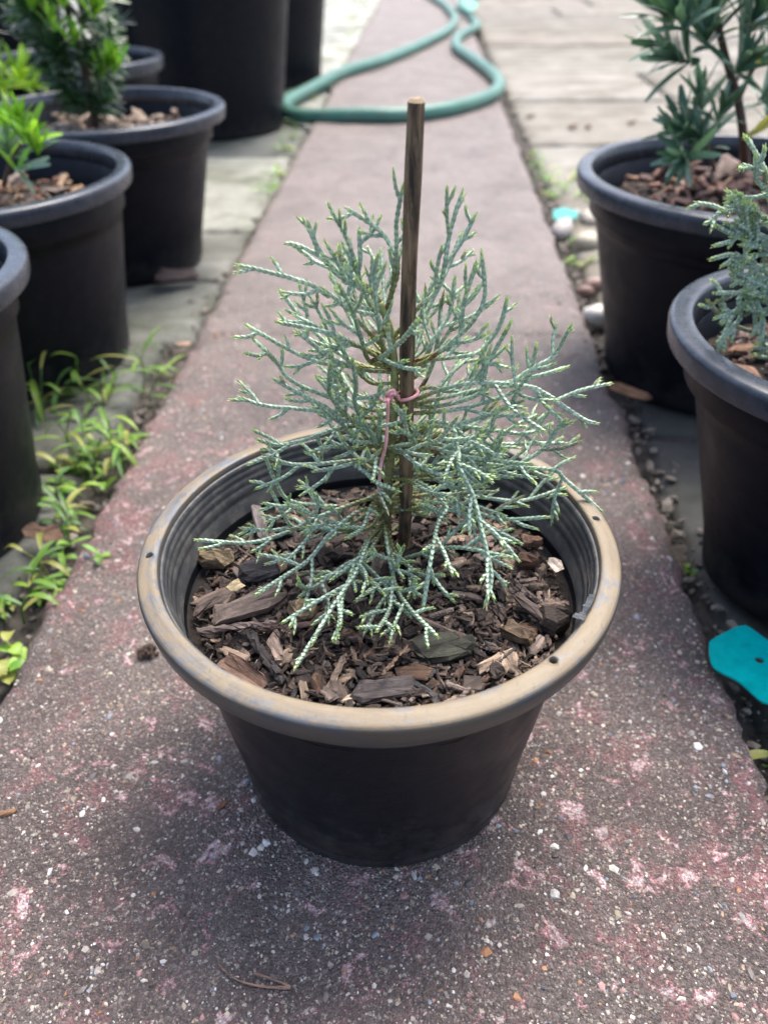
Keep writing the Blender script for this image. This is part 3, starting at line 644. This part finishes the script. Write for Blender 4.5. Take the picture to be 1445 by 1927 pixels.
# juniper in the grey rimmed right pot
bx, by = POTS['B'][:2]; bx += .012; by += .02
jb = empty('juniper', (bx, by, .133), 'young juniper cut off by the right edge of the photo, in the grey rimmed pot', 'juniper', 'young junipers in pots')
mb = MB(); P = catmull([(bx, by, .13), (bx + .002, by, .18), (bx, by + .004, .235)], .004); mb.tube(P, np.linspace(.003, .0014, len(P)), 7, (.10, .07, .035)); rel(mb.build('trunk', M['wood'], jb), jb)
for px in [[(1440, 330), (1390, 316)], [(1420, 400), (1326, 420)], [(1420, 500), (1380, 480), (1336, 488)], [(1430, 560), (1390, 552), (1343, 552)], [(1400, 620), (1360, 600), (1330, 566)], [(1420, 560), (1390, 600), (1362, 640)], [(1445, 560), (1435, 610), (1430, 648)], [(1420, 440), (1395, 410), (1380, 368)], [(1450, 360), (1437, 276)], [(1430, 450), (1380, 440), (1345, 425)], [(1440, 540), (1400, 520), (1372, 505)], [(1445, 470), (1410, 440), (1400, 380)]]:
    n = len(px); f = np.clip((560 - px[-1][1]) / 300, 0, 1); Q = [P[int(f * .8 * (len(P) - 1))]] + [at(u, v, by - .02 - .004 * i) for i, (u, v) in enumerate(px)]
    J = Jun(); J.branch(Q, .35, .0095, (.009, .020), .00125); rel(J.done('branch', jb), jb)
for k in range(16):
    f = rng.random(); p = P[int(f * (len(P) - 1))]; a = rng.uniform(0, 6.283) if k % 3 else rng.uniform(2.3, 4.2)
    L = rng.uniform(.050, .078) * (1 - .25 * f); out = np.array([math.cos(a), math.sin(a), 0])
    up = rng.uniform(-.1, .55) + .35 * f
    Q = [p, p + out * L * .4 + (0, 0, .1 * L), p + out * L * .75 + (0, 0, up * .55 * L), p + out * L + (0, 0, up * L)]
    J = Jun(); J.branch(Q, .3, .0095, (.009, .020), .00125); rel(J.done('branch', jb), jb)

# ------------------------------------------------------------------ stick and wire
sb = np.array([-.0063, .297, .085]); st = at(781, 192, .2965)
sk = empty('wooden_stake', tuple(sb), 'upright dark brown weathered stick rising out of the juniper', 'stake')
mb = MB(); n = 40; t = np.linspace(0, 1, n)
P = sb + (st - sb) * t[:, None] + np.stack([.0006 * np.sin(t * 7), .0004 * np.cos(t * 5), 0 * t], 1)
mb.tube(P, .00305 + .00012 * np.sin(t * 23), 14, (0, 0, 0), cap=False); rel(mb.build('shaft', M['stake'], sk), sk)
T, A, B = frames(P); mb = MB(); th = np.linspace(0, 2 * np.pi, 14, endpoint=False); ring = P[-1] + .00305 * (np.cos(th)[:, None] * A[-1] + np.sin(th)[:, None] * B[-1])
ring2 = P[-1] + .0022 * (np.cos(th)[:, None] * A[-1] + np.sin(th)[:, None] * B[-1]) + T[-1] * (.0006 + rng.uniform(0, .0009, (14, 1)))
mb.add(np.vstack([ring, ring2, P[-1:] + T[-1] * .0004]), [[(i, (i + 1) % 14, 14 + (i + 1) % 14, 14 + i) for i in range(14)], [(14 + i, 14 + (i + 1) % 14, 28) for i in range(14)]], (.7, .7, .7))
rel(mb.build('cut_end', M['stake'], sk), sk)
zc = at(757, 742, .297); c0 = sb + (st - sb) * ((zc[2] - sb[2]) / (st[2] - sb[2]))
rw = .00074
mb = MB(); th = np.linspace(R_(200), R_(520), 26); r0 = .0038
lo = [c0 + np.array([r0 * math.cos(a) * 1.15, r0 * math.sin(a) * 1.1, .0012 * math.cos(a)]) for a in th]
kn = at(735, 742, .289)
pts = [at(711, 747, .284), at(722, 755, .284), kn + (.0005, 0, -.001)] + [kn + (.001, .001, .0015)] + lo[2:-2] + [kn + (.0006, -.0012, .0010), kn + (-.0012, -.001, -.001), at(730, 757, .284), at(729, 790, .284), at(726, 835, .281), at(718, 868, .281), at(715, 890, .279), at(712, 928, .279)]
mb.tube(catmull(pts, .0008), rw, 8, (.70, .33, .34))
kp = [kn + (.0016 * math.cos(a), -.0012 + .0008 * math.sin(a * 2), .0022 * math.sin(a)) for a in np.linspace(0, 5.6, 16)]
mb.tube(catmull(kp, .0006), rw, 8, (.70, .33, .34))
tag(mb.build('wire_tie', M['wire']), 'pink plastic coated wire tying the juniper to the stick', 'wire')

# ------------------------------------------------------------------ leafy plants in the other pots
def leaf_t(w=.16, fold=.10, seg=7, arch=.12):
    x = np.linspace(0, 1, seg); ww = w / 2 * np.sin(np.pi * np.clip(x * .90 + .04, 0, 1)) ** .55; V = []
    for i in range(seg): z = arch * (x[i] - x[i] ** 2 * 1.4); V += [(x[i], -ww[i], z + fold * ww[i] * 3), (x[i], 0, z), (x[i], ww[i], z + fold * ww[i] * 3)]
    F = [(3 * i + k, 3 * i + k + 1, 3 * i + k + 4, 3 * i + k + 3) for i in range(seg - 1) for k in (0, 1)]
    return np.array(V), [F]
LT = leaf_t(.175, .08, 9, .14); LN = leaf_t(.17, .08, 5, .08)
def whorl(p, axis, n, L, cols, spread=(35, 75), tpl=LT, along=.35):
    Mx, T, C = [], [], []; Bs = basis(axis)
    for i in range(n):
        f = i / max(1, n - 1); ph = i * 2.4 + random.uniform(-.3, .3); sp = R_(spread[1] + (spread[0] - spread[1]) * f + random.uniform(-10, 10))
        d = Bs[:, 0] * math.cos(sp) + (Bs[:, 1] * math.cos(ph) + Bs[:, 2] * math.sin(ph)) * math.sin(sp)
        l = L * random.uniform(.7, 1.12) * (1 - .25 * f); b = basis(d, Bs[:, 0] + rng.normal(0, .25, 3))
        Mx.append(b * l); T.append(np.asarray(p) + Bs[:, 0] * L * along * f); c = np.array(cols[random.randrange(len(cols))]) * random.uniform(.7, 1.25); C.append(c)
    mb = MB(); mb.inst(*tpl, np.array(Mx), np.array(T), np.array(C)); return mb
DK = [(.11, .21, .14), (.17, .29, .21), (.25, .38, .31), (.07, .15, .09)]; DK2 = [(.022, .075, .022), (.04, .12, .035), (.06, .15, .05), (.015, .045, .02)]
BG = [(.20, .43, .04), (.28, .54, .05), (.14, .33, .035)]; YG = [(.30, .48, .03), (.24, .44, .03), (.17, .34, .03)]
def leafy(name, y, base, stem, whorls, label, cat, rs=.004, extra=None, stemcol=(.10, .06, .04)):
    e = empty(name, tuple(base), label, cat)
    mb = MB(); P = catmull([base] + [at(u, v, yy) for (u, v, yy) in stem], .01); mb.tube(P, np.linspace(rs, rs * .5, len(P)), 7, stemcol); rel(mb.build('stem', M['wood'], e), e)
    for (u, v, yy, ax, n, Lm, cols, *o) in whorls:
        p = at(u, v, yy); rel(whorl(p, ax, n, Lm / 1000, cols, *(o or [])).build('leaf_whorl', M['leaf'], e), e)
    return e
ya = .745
A_w = [(1290, 60, ya - .02, (-.5, -.2, 1), 21, 44, DK, (12, 64)), (1330, 95, ya, (-.3, -.3, 1), 22, 42, DK, (12, 64)), (1395, 70, ya, (.3, -.3, 1), 23, 46, DK, (12, 64)), (1352, 30, ya + .01, (0, 0, 1), 22, 46, DK, (12, 64)),
       (1430, 120, ya, (.8, -.2, .8), 22, 44, DK, (12, 64)), (1300, 120, ya, (-.9, -.2, .3), 20, 40, DK, (12, 64)), (1380, 140, ya - .01, (.2, -.5, .6), 21, 40, DK, (12, 64)), (1340, -20, ya, (-.2, 0, 1), 23, 46, DK, (12, 64)), (1420, 10, ya, (.4, 0, 1), 23, 46, DK, (12, 64)),
       (1275, 95, ya + .02, (-1, 0, .35), 17, 42, DK, (12, 64)), (1325, 285, ya - .03, (-.6, -.3, .9), 20, 38, DK, (12, 64)), (1300, 262, ya - .03, (-.9, -.3, .7), 21, 40, DK, (12, 64)), (1345, 240, ya, (.1, -.2, 1), 20, 38, DK, (12, 64)), (1320, 215, ya, (-.3, 0, 1), 19, 36, DK, (12, 64)),
       (1300, 290, ya - .05, (-.7, -.8, .0), 19, 34, DK, (12, 64)), (1425, 190, ya, (.5, 0, .2), 18, 38, DK, (12, 64)), (1440, 235, ya + .03, (.2, 0, 1), 17, 38, DK, (12, 64)),
       (1310, 30, ya + .02, (-.4, .1, 1), 14, 44, DK, (12, 60)), (1440, 60, ya + .02, (.5, .1, 1), 14, 44, DK, (12, 60)), (1265, 50, ya, (-.7, -.1, .9), 12, 42, DK, (10, 50))]
p = leafy('leafy_shrub', ya, gr(1402, 320, .155), [(1398, 260, ya), (1388, 190, ya), (1365, 110, ya), (1345, 20, ya), (1338, -60, ya)], A_w, 'dark glossy narrow leaved shrub growing in the large right pot', 'shrub', .0048)
mb = MB(); mb.tube(catmull([gr(1345, 320, .155), at(1330, 280, ya - .03), at(1318, 225, ya)], .01), .0022, 6, (.10, .08, .05)); rel(mb.build('side_shoot', M['wood'], p), p)
mb = MB(); mb.tube(catmull([at(1388, 190, ya), at(1410, 140, ya), at(1432, 100, ya)], .01), .002, 6, (.10, .08, .05)); rel(mb.build('side_shoot', M['wood'], p), p)
for u, v, ax in ((1420, 118, (.9, 0, .1)), (1395, 262, (.3, -.3, .4))):
    mb = whorl(at(u, v, ya - .03), ax, 2, .03, [(.55, .50, .10)], (10, 40)); rel(mb.build('yellow_leaf', M['leaf'], p), p)
yd = .745
leafy('leafy_seedling', yd, at(8, 350, yd), [(18, 310, yd), (40, 270, yd)], [(45, 268, yd, (.05, -.1, 1), 34, 36, BG, (3, 36)), (22, 285, yd + .02, (-.1, .1, 1), 26, 36, BG, (4, 40)), (72, 292, yd - .02, (.35, -.2, .9), 14, 30, BG, (5, 40)), (50, 270, yd - .01, (.55, -.4, .7), 8, 38, BG, (15, 50)), (22, 300, yd, (.1, -.2, 1), 18, 36, BG + DK, (25, 75)), (30, 322, yd - .02, (.6, -.4, .4), 8, 34, DK + BG, (20, 60)), (0, 280, yd, (-.5, -.2, 1), 12, 38, BG, (15, 60))],
      'bright green tufted seedling in the second dark pot on the left', 'seedling', .0026)
yg = 1.16
leafy('leafy_seedling', yg, at(-30, 190, yg), [(-15, 165, yg), (0, 150, yg)], [(-5, 150, yg, (0, -.1, 1), 24, 48, YG, (5, 50)), (30, 158, yg, (.6, -.2, .7), 12, 48, YG, (15, 60)), (45, 168, yg - .02, (1, -.2, .25), 9, 42, YG, (10, 50)), (0, 165, yg - .02, (.2, -.6, .6), 10, 40, YG, (30, 75))],
      'yellow green tufted seedling at the far left behind the tall needle leaved plant', 'seedling', .0026)
ye = 1.03
ew = []
for i in range(95):
    t = random.random(); v = 215 - 245 * t; c = 178 - 60 * t - 12 * math.sin(t * 3); hw = 20 + 62 * min(1, t * 1.9)
    sgn = random.choice([-1, 1]); u = c + sgn * hw * random.random()
    ew.append((u, v, ye + random.uniform(-.04, .04), (sgn * .8, -.3 + random.uniform(-.3, .3), .9), 16, 27, DK2, (30, 85), LN))
for (u, v) in ((205, 135), (192, 150), (215, 140), (185, 30), (175, 40), (150, 5), (120, 20), (60, 20), (100, 60), (140, 90)): ew.append((u, v, ye - .05, (.25, -.2, 1), 12, 31, BG, (6, 40)))
leafy('needle_plant', ye, at(180, 240, ye), [(176, 200, ye), (160, 130, ye), (140, 60, ye), (110, -40, ye)], ew, 'tall dark needle leaved plant with lime green tips in the pot of beige chips', 'plant', .006)
yf = 1.37; BL = [(.08, .13, .13), (.11, .17, .17), (.06, .10, .095)]; LF = leaf_t(.05, .02, 4, .05)
fw = [(u + random.uniform(-16, 16), v + random.uniform(-28, 28), yf + random.uniform(-.05, .02), (random.uniform(-1, 1), -.3, .8), 16, 24, BL, (20, 90), LF) for (u, v) in [(205, 75), (220, 50), (205, 30), (190, 60), (210, 95), (35, 45), (55, 55), (30, 65), (120, 30), (200, 15)] for q in range(2)]
leafy('feathery_plant', yf, at(195, 130, yf), [(190, 100, yf), (180, 40, yf), (160, -30, yf)], fw, 'blue grey feathery plant behind the tall needle leaved plant', 'plant', .004)

# ------------------------------------------------------------------ hose
hp = [(905, -30), (822, 0), (849, 23), (855, 40), (839, 60), (779, 90), (712, 116), (646, 136), (580, 164), (545, 182), (533, 194), (545, 205), (580, 212), (679, 217), (762, 216), (845, 205), (912, 185), (938, 165), (929, 142), (889, 111), (860, 90), (862, 70), (890, 54), (898, 43), (884, 27), (866, 6), (880, -25)]
P = [gr(u, v, .014) for u, v in hp]; P[0] = P[1] + (P[1] - P[2]) * .9 + np.array([-.15, .8, 0]); P[-1] = P[-2] + np.array([.2, 1.0, 0])
P = [q + (0, 0, .012 if q[0] < -.235 or q[0] > .18 else 0) * np.array([0, 0, -.6]) for q in P]
mb = MB(); mb.tube(catmull(P, .012), .0155, 14); tag(mb.build('garden_hose', M['hose']), 'thick green garden hose looped across the far end of the path', 'hose')

# ------------------------------------------------------------------ weeds
GW = [(.15, .30, .05), (.20, .37, .06), (.12, .25, .07), (.26, .42, .06), (.34, .36, .10)]
def blade(p0, az, L, wd, rise, droop, col, seg=7):
    t = np.linspace(0, 1, seg); d = np.array([math.cos(az), math.sin(az), 0]); s = np.array([-d[1], d[0], 0])
    C = np.asarray(p0) + d * (L * t * (1 - .15 * t))[:, None] + np.array([0, 0, 1]) * (L * (rise * t - droop * t * t))[:, None]
    ww = wd / 2 * np.sin(np.pi * np.clip(.08 + .92 * t, 0, 1)) ** .7; ww[-1] = .0001
    V = np.concatenate([np.stack([C[i] - s * ww[i] + (0, 0, ww[i] * .35), C[i], C[i] + s * ww[i] + (0, 0, ww[i] * .35)]) for i in range(seg)])
    F = [(3 * i + k, 3 * i + k + 1, 3 * i + k + 4, 3 * i + k + 3) for i in range(seg - 1) for k in (0, 1)]
    c = np.asarray(col) * (1 - .15 * t)[:, None]; return V, [F], np.repeat(c, 3, 0)
def weed(x, y, h, nb, L, wd, label, group=None, z=-.02, lean=(0, 0), tone=1.0):
    e = empty('weed', (x, y, z), label, 'weed', group)
    top = np.array([lean[0], lean[1], h]); P = catmull([(0, 0, -.004), top * .5 + rng.normal(0, .003, 3), top], h / 8 + .001); c = np.array(random.choice(GW)) * tone
    mb = MB(); mb.tube(P, np.linspace(.0009, .0006, len(P)), 5, c * .8); mb.build('stem', M['weed'], e)
    for i in range(nb):
        p = P[int((len(P) - 1) * (.25 + .75 * (i + 1) / nb))]; az = i * 2.5 + random.uniform(-.6, .6) + random.uniform(0, 1)
        mb = MB(); mb.add(*blade(p, az, L * random.uniform(.65, 1.2), wd * random.uniform(.75, 1.2), random.uniform(.2, .8), random.uniform(.3, .9), np.array(random.choice(GW)) * tone * random.uniform(.8, 1.25))); mb.build('leaf', M['weed'], e)
    return e
gl = 'green grass weed among others in the crack left of the path'; gg = 'weeds in the crack left of the path'
for k in range(22):
    u, v = random.choice([(110, 770), (150, 740), (190, 760), (225, 800), (205, 730), (250, 720), (150, 820), (100, 800), (260, 760), (235, 845), (215, 870), (130, 860)])
    q = gr(u + random.uniform(-30, 30), v + random.uniform(-22, 30), -.02); weed(q[0], q[1], random.uniform(.015, .055), random.randint(3, 5), random.uniform(.034, .058), .0043, gl, gg, lean=(random.gauss(0, .012), random.gauss(0, .012)))
for k in range(9):
    u, v = random.choice([(140, 910), (110, 950), (150, 1000), (120, 1060), (190, 930), (95, 920)])
    q = gr(u + random.uniform(-25, 25), v + random.uniform(-20, 20), -.02); weed(q[0], q[1], random.uniform(.006, .02), random.randint(2, 4), random.uniform(.016, .026), .0055, 'small pale green weed in the crack near the dead leaf by the left pot', 'small weeds by the dead leaf')
for k in range(16):
    u, v = random.choice([(150, 900), (185, 890), (120, 960), (160, 985), (140, 1040), (95, 1080), (60, 1130), (40, 1180), (110, 1010), (75, 900)])
    q = gr(u + random.uniform(-20, 20), v + random.uniform(-20, 20), -.02); weed(q[0], q[1], random.uniform(.008, .03), random.randint(2, 4), random.uniform(.022, .038), .0042, 'thin wispy grass weed along the crack beside the nearest left pot', 'wispy weeds beside the nearest left pot', lean=(random.gauss(.004, .012), random.gauss(0, .012)))
q = gr(245, 670, -.02); e = weed(q[0], q[1], .085, 1, .03, .006, 'tallest thin grass stalk in front of the second left pot', lean=(-.004, -.005))
q = gr(105, 780, -.02); weed(q[0], q[1], .05, 4, .05, .007, 'broad bladed grass weed touching the nearest left pot', lean=(-.012, 0))
q = gr(60, 1110, -.02)
for k in range(7):
    q = gr(random.uniform(-5, 125), random.uniform(1090, 1150), -.012); weed(q[0], q[1], .008, 9, .007, .004, 'low clover like herb hugging the left edge of the path', 'low herbs at the left edge of the path', tone=1.1)
q = gr(20, 1260, -.01); weed(q[0], q[1], .012, 6, .018, .010, 'broad leaved seedling at the left edge below the low herbs', tone=1.25)
q = gr(15, 1210, -.01); weed(q[0], q[1], .012, 4, .014, .008, 'small bright seedling just above the broad leaved one at the left edge', tone=1.25)
q = gr(195, 1055, 0); weed(q[0] - .004, q[1], .006, 3, .016, .005, 'pale weed creeping onto the path left of the pot rim hole', z=-.002, tone=1.2)
gr_ = 'blurred grass weed in the crack left of the path beyond the pots'
for (u, v) in [(545, 270), (535, 290), (555, 250), (520, 335), (515, 355), (505, 370), (600, 185), (590, 195), (605, 175), (670, 60), (680, 20), (665, 45), (655, 75)]:
    q = gr(u, v, -.02); weed(q[0], q[1], .02, 5, .035, .006, gr_, 'weeds in the crack beyond the left pots', tone=1.2)
for (u, v) in [(1010, 320), (1025, 340), (1040, 350), (1060, 365), (1090, 375), (1035, 375), (1075, 345), (1005, 300), (1115, 385)]:
    q = gr(u, v, -.018); weed(q[0], q[1], .018, 6, .03, .005, 'blurred pale grass tuft along the right path edge behind the large right pot', 'grass tufts at the right path edge', tone=1.35)
for (u, v) in [(1085, 470), (1075, 460), (1100, 505), (1110, 500), (1070, 500)]:
    q = gr(u, v, -.018); weed(q[0], q[1], .01, 6, .014, .006, 'small green weed among the pebbles left of the large right pot', 'weeds among the right pebbles', tone=1.25)
q = gr(1287, 1085, -.02); weed(q[0], q[1], .008, 4, .008, .006, 'tiny round leaved weed at the foot of the grey rimmed pot')
q = gr(1400, 1405, -.02); weed(q[0] + .006, q[1] - .01, .012, 3, .030, .005, 'single grass weed below the teal plant tag', lean=(.002, 0), tone=1.2)

# ------------------------------------------------------------------ pebbles, tags, fallen bits
def stone(u, v, r, col, label, group=None, z=-.012, fl=.7):
    q = gr(u, v, z + r * .3); mb = MB(); sq = random.uniform(0, 9); J = 1 + .22 * lump(IV2[:, 0] * 2 + sq, IV2[:, 1] * 2 + IV2[:, 2], 1.1, sq) + .06 * lump(IV2[:, 0] * 5, IV2[:, 2] * 5 + IV2[:, 1], 1.7, sq)
    mb.add(IV2 * J[:, None] * r * np.array([random.uniform(1.0, 1.35), random.uniform(.75, 1.0), fl]), [IF2], col); o = mb.build('pebble', M['stone']); o.location = tuple(q); o.rotation_euler = (random.uniform(-.3, .3), random.uniform(-.3, .3), random.uniform(-1.6, 1.6)); return tag(o, label, 'pebble', group)
for u, v, r, c in [(1058, 432, .018, (.40, .36, .33)), (1108, 455, .019, (.46, .40, .30)), (1108, 412, .017, (.42, .37, .30)), (1118, 535, .012, (.30, .2, .17)), (1080, 405, .011, (.3, .28, .26)), (1100, 548, .010, (.24, .15, .12))]:
    stone(u, v, r, c, 'rounded beige pebble lying in the gap left of the large right pot', 'pebbles in the right gap')
stone(1122, 595, .0135, (.62, .60, .54), 'smooth white pebble touching the foot of the large right pot', fl=1.0)
MBg = MB()
for k in range(1500):
    if k % 5 < 3: x, y = random.gauss(.190, .008), random.uniform(.15, 1.7)
    else: x, y = random.gauss(-.250, .014), random.uniform(.2, 1.6)
    if PX0 - .004 < x < PX1 + .003: continue
    V = IV * rng.uniform(.6, 1.35, (len(IV), 1)) * np.array([1.3, .9, .6]) * min(.006, random.expovariate(1 / .0011) + .0007)
    MBg.add(V @ rotm(random.gauss(0, .4), random.gauss(0, .4), random.uniform(0, 6.28)).T + np.array([x, y, random.uniform(-.021, -.015)]), [IF], np.array([.13, .11, .09]) * random.uniform(.35, 1.9))
tag(MBg.build('loose_gravel', M['stone'], None, False), 'loose grit in the narrow gaps along both path edges', 'gravel', None, 'stuff')

def tag_plate(P2, z, hole, label, lift=None):
    e = empty('plant_tag', tuple(P2[0][:2]) + (0,), label, 'plant tag')
    return e
def flat_plate(pts, th, col, hole=None):
    """outline with an optional round hole, given thickness"""
    pts = np.asarray(pts, float); n = len(pts); mb = MB()
    if hole is None:
        V = np.vstack([pts, pts - (0, 0, th)]); F = [[tuple(range(n))], [tuple(range(2 * n - 1, n - 1, -1))], [(i, n + i, n + (i + 1) % n, (i + 1) % n) for i in range(n)]]
    else:
        hc, hr = hole; ang = np.arctan2(pts[:, 1] - hc[1], pts[:, 0] - hc[0]); H = hc + hr * np.stack([np.cos(ang), np.sin(ang), 0 * ang], 1); H[:, 2] = hc[2]
        V = np.vstack([pts, H, pts - (0, 0, th), H - (0, 0, th)]); j = [(i + 1) % n for i in range(n)]
        F = [[(i, j[i], n + j[i], n + i) for i in range(n)], [(2 * n + i, 3 * n + i, 3 * n + j[i], 2 * n + j[i]) for i in range(n)], [(i, 2 * n + i, 2 * n + j[i], j[i]) for i in range(n)], [(n + i, n + j[i], 3 * n + j[i], 3 * n + i) for i in range(n)]]
    mb.add(V, [np.array(f) for f in F], col); return mb
TZ = .008
outl = [(1335, 1205), (1341, 1198), (1380, 1180), (1396, 1177), (1408, 1180), (1452, 1214), (1500, 1250), (1530, 1290), (1520, 1330), (1490, 1345), (1452, 1325), (1430, 1315), (1390, 1278), (1348, 1253), (1337, 1232)]
cc = catmull([gr(u, v, TZ) for u, v in outl] + [gr(*outl[0], TZ)], .0015)[:-1]
hc = gr(1428, 1242, TZ)
cc[:, 2] += .0 + .10 * (cc[:, 0] - hc[0]); 
o = flat_plate(cc, .0012, (.0, .42, .40), (hc, .0025)).build('plant_tag', M['tagp'], None, False)
tag(o, 'turquoise plastic plant tag with a round hole lying at the right edge', 'plant tag')
o = flat_plate([gr(u, v, .0) for u, v in [(1040, 395), (1062, 390), (1087, 398), (1085, 410), (1060, 414), (1042, 412)]], .002, (.02, .34, .27)).build('plastic_scrap', M['tagp'], None, False); tag(o, 'small turquoise plastic scrap among the pebbles left of the large right pot', 'plastic scrap')
o = flat_plate([gr(u, v, .034) for u, v in [(866, 2), (880, -6), (900, 4), (896, 14), (884, 22), (874, 14)]], .003, (.06, .42, .27)).build('plastic_scrap', M['tagp'], None, False); tag(o, 'mint green plastic scrap on the hose at the top of the photo', 'plastic scrap')

def ground_bit(name, mbd, mat, label, cat, smooth=False): return tag(mbd.build(name, M[mat], None, smooth), label, cat)
mb = MB(); q = gr(275, 1226, .003)
for k in range(40):
    V, F = chip(.0035, .0025, .002, 7); mb.add(V @ rotm(random.random() * 3, random.random() * 3, random.random() * 6).T + q + rng.normal(0, 1, 3) * (.0022, .0026, .0012), F, np.array([.05, .028, .018]) * random.uniform(.6, 1.5), V)
ground_bit('soil_clod', mb, 'bark', 'dark brown crumbly clod on the path left of the central pot', 'clod')
mb = MB(); mb.tube(catmull([gr(410, 1812, .003), gr(435, 1838, .0015), (gr(470, 1852, .001)), gr(510, 1858, .001), gr(547, 1858, .001)], .002), np.r_[np.linspace(.0003, .0006, 14), np.full(40, .0008)][:len(catmull([gr(410, 1812, .003), gr(435, 1838, .0015), (gr(470, 1852, .001)), gr(510, 1858, .001), gr(547, 1858, .001)], .002))], 6, (.27, .165, .115))
mb.tube(catmull([gr(547, 1857, .0012), gr(520, 1845, .002), gr(478, 1832, .0035)], .002), .0005, 6, (.27, .165, .115))
ground_bit('pine_needle', mb, 'bark', 'forked dry brown needle lying on the path in front of the pot', 'needle', True)
mb = MB(); V, F = chip(.011, .003, .0018, 9); mb.add(V @ rotm(0, 0, R_(18)).T + gr(10, 1531, .001), F, (.25, .135, .07), V); ground_bit('wood_splinter', mb, 'bark', 'short brown wood splinter at the left edge of the path', 'splinter')
mb = MB(); V, F = chip(.006, .002, .0012, 8); mb.add(V @ rotm(0, 0, R_(55)).T + gr(418, 1515, .001), F, (.27, .11, .05), V); ground_bit('wood_splinter', mb, 'bark', 'tiny rust brown splinter on the path left of the pot base', 'splinter')
V, F = chip(.036, .011, .0016, 14, .1, 1.6); mb = MB(); mb.add(V @ rotm(.5, .1, R_(-28)).T + gr(1183, 738, -.002), F, (.34, .17, .09), V); ground_bit('dead_leaf', mb, 'bark', 'orange brown curled leaf at the foot of the large right pot', 'leaf')
V, F = chip(.024, .016, .002, 12, .2, 1.8); mb = MB(); mb.add(V @ rotm(.4, .3, R_(20)).T + gr(82, 1005, -.004), F, (.10, .055, .03), V); ground_bit('dead_leaf', mb, 'bark', 'dark brown crumpled leaf at the foot of the nearest left pot', 'leaf')
V, F = chip(.05, .03, .006, 12, .2, .8); mb = MB(); mb.add(V @ rotm(.2, .1, R_(25)).T + gr(330, 522, -.002), F, (.05, .032, .030), V); ground_bit('dead_leaf', mb, 'bark', 'dark brown leaf heap at the foot of the pot beside the pale slab', 'leaf')
for (u, v) in [(1078, 238), (1106, 238), (1188, 230), (998, 218)]:
    V, F = chip(.022, .014, .004, 9, .2, .5); mb = MB(); mb.add(V @ rotm(.1, .1, random.random() * 6).T + gr(u, v, -.006), F, (.16, .105, .06), V); ground_bit('dead_leaf', mb, 'bark', 'small brown leaf bit lying on the pale patio slabs', 'leaf')['group'] = 'leaf bits on the patio slabs'
V, F = chip(.016, .007, .001, 9, .2, .6); mb = MB(); mb.add(V @ rotm(.1, .1, .4).T + gr(345, 648, -.008), F, (.30, .20, .14), V); ground_bit('dead_leaf', mb, 'bark', 'small tan leaf on the mossy slab beside the left path edge', 'leaf')
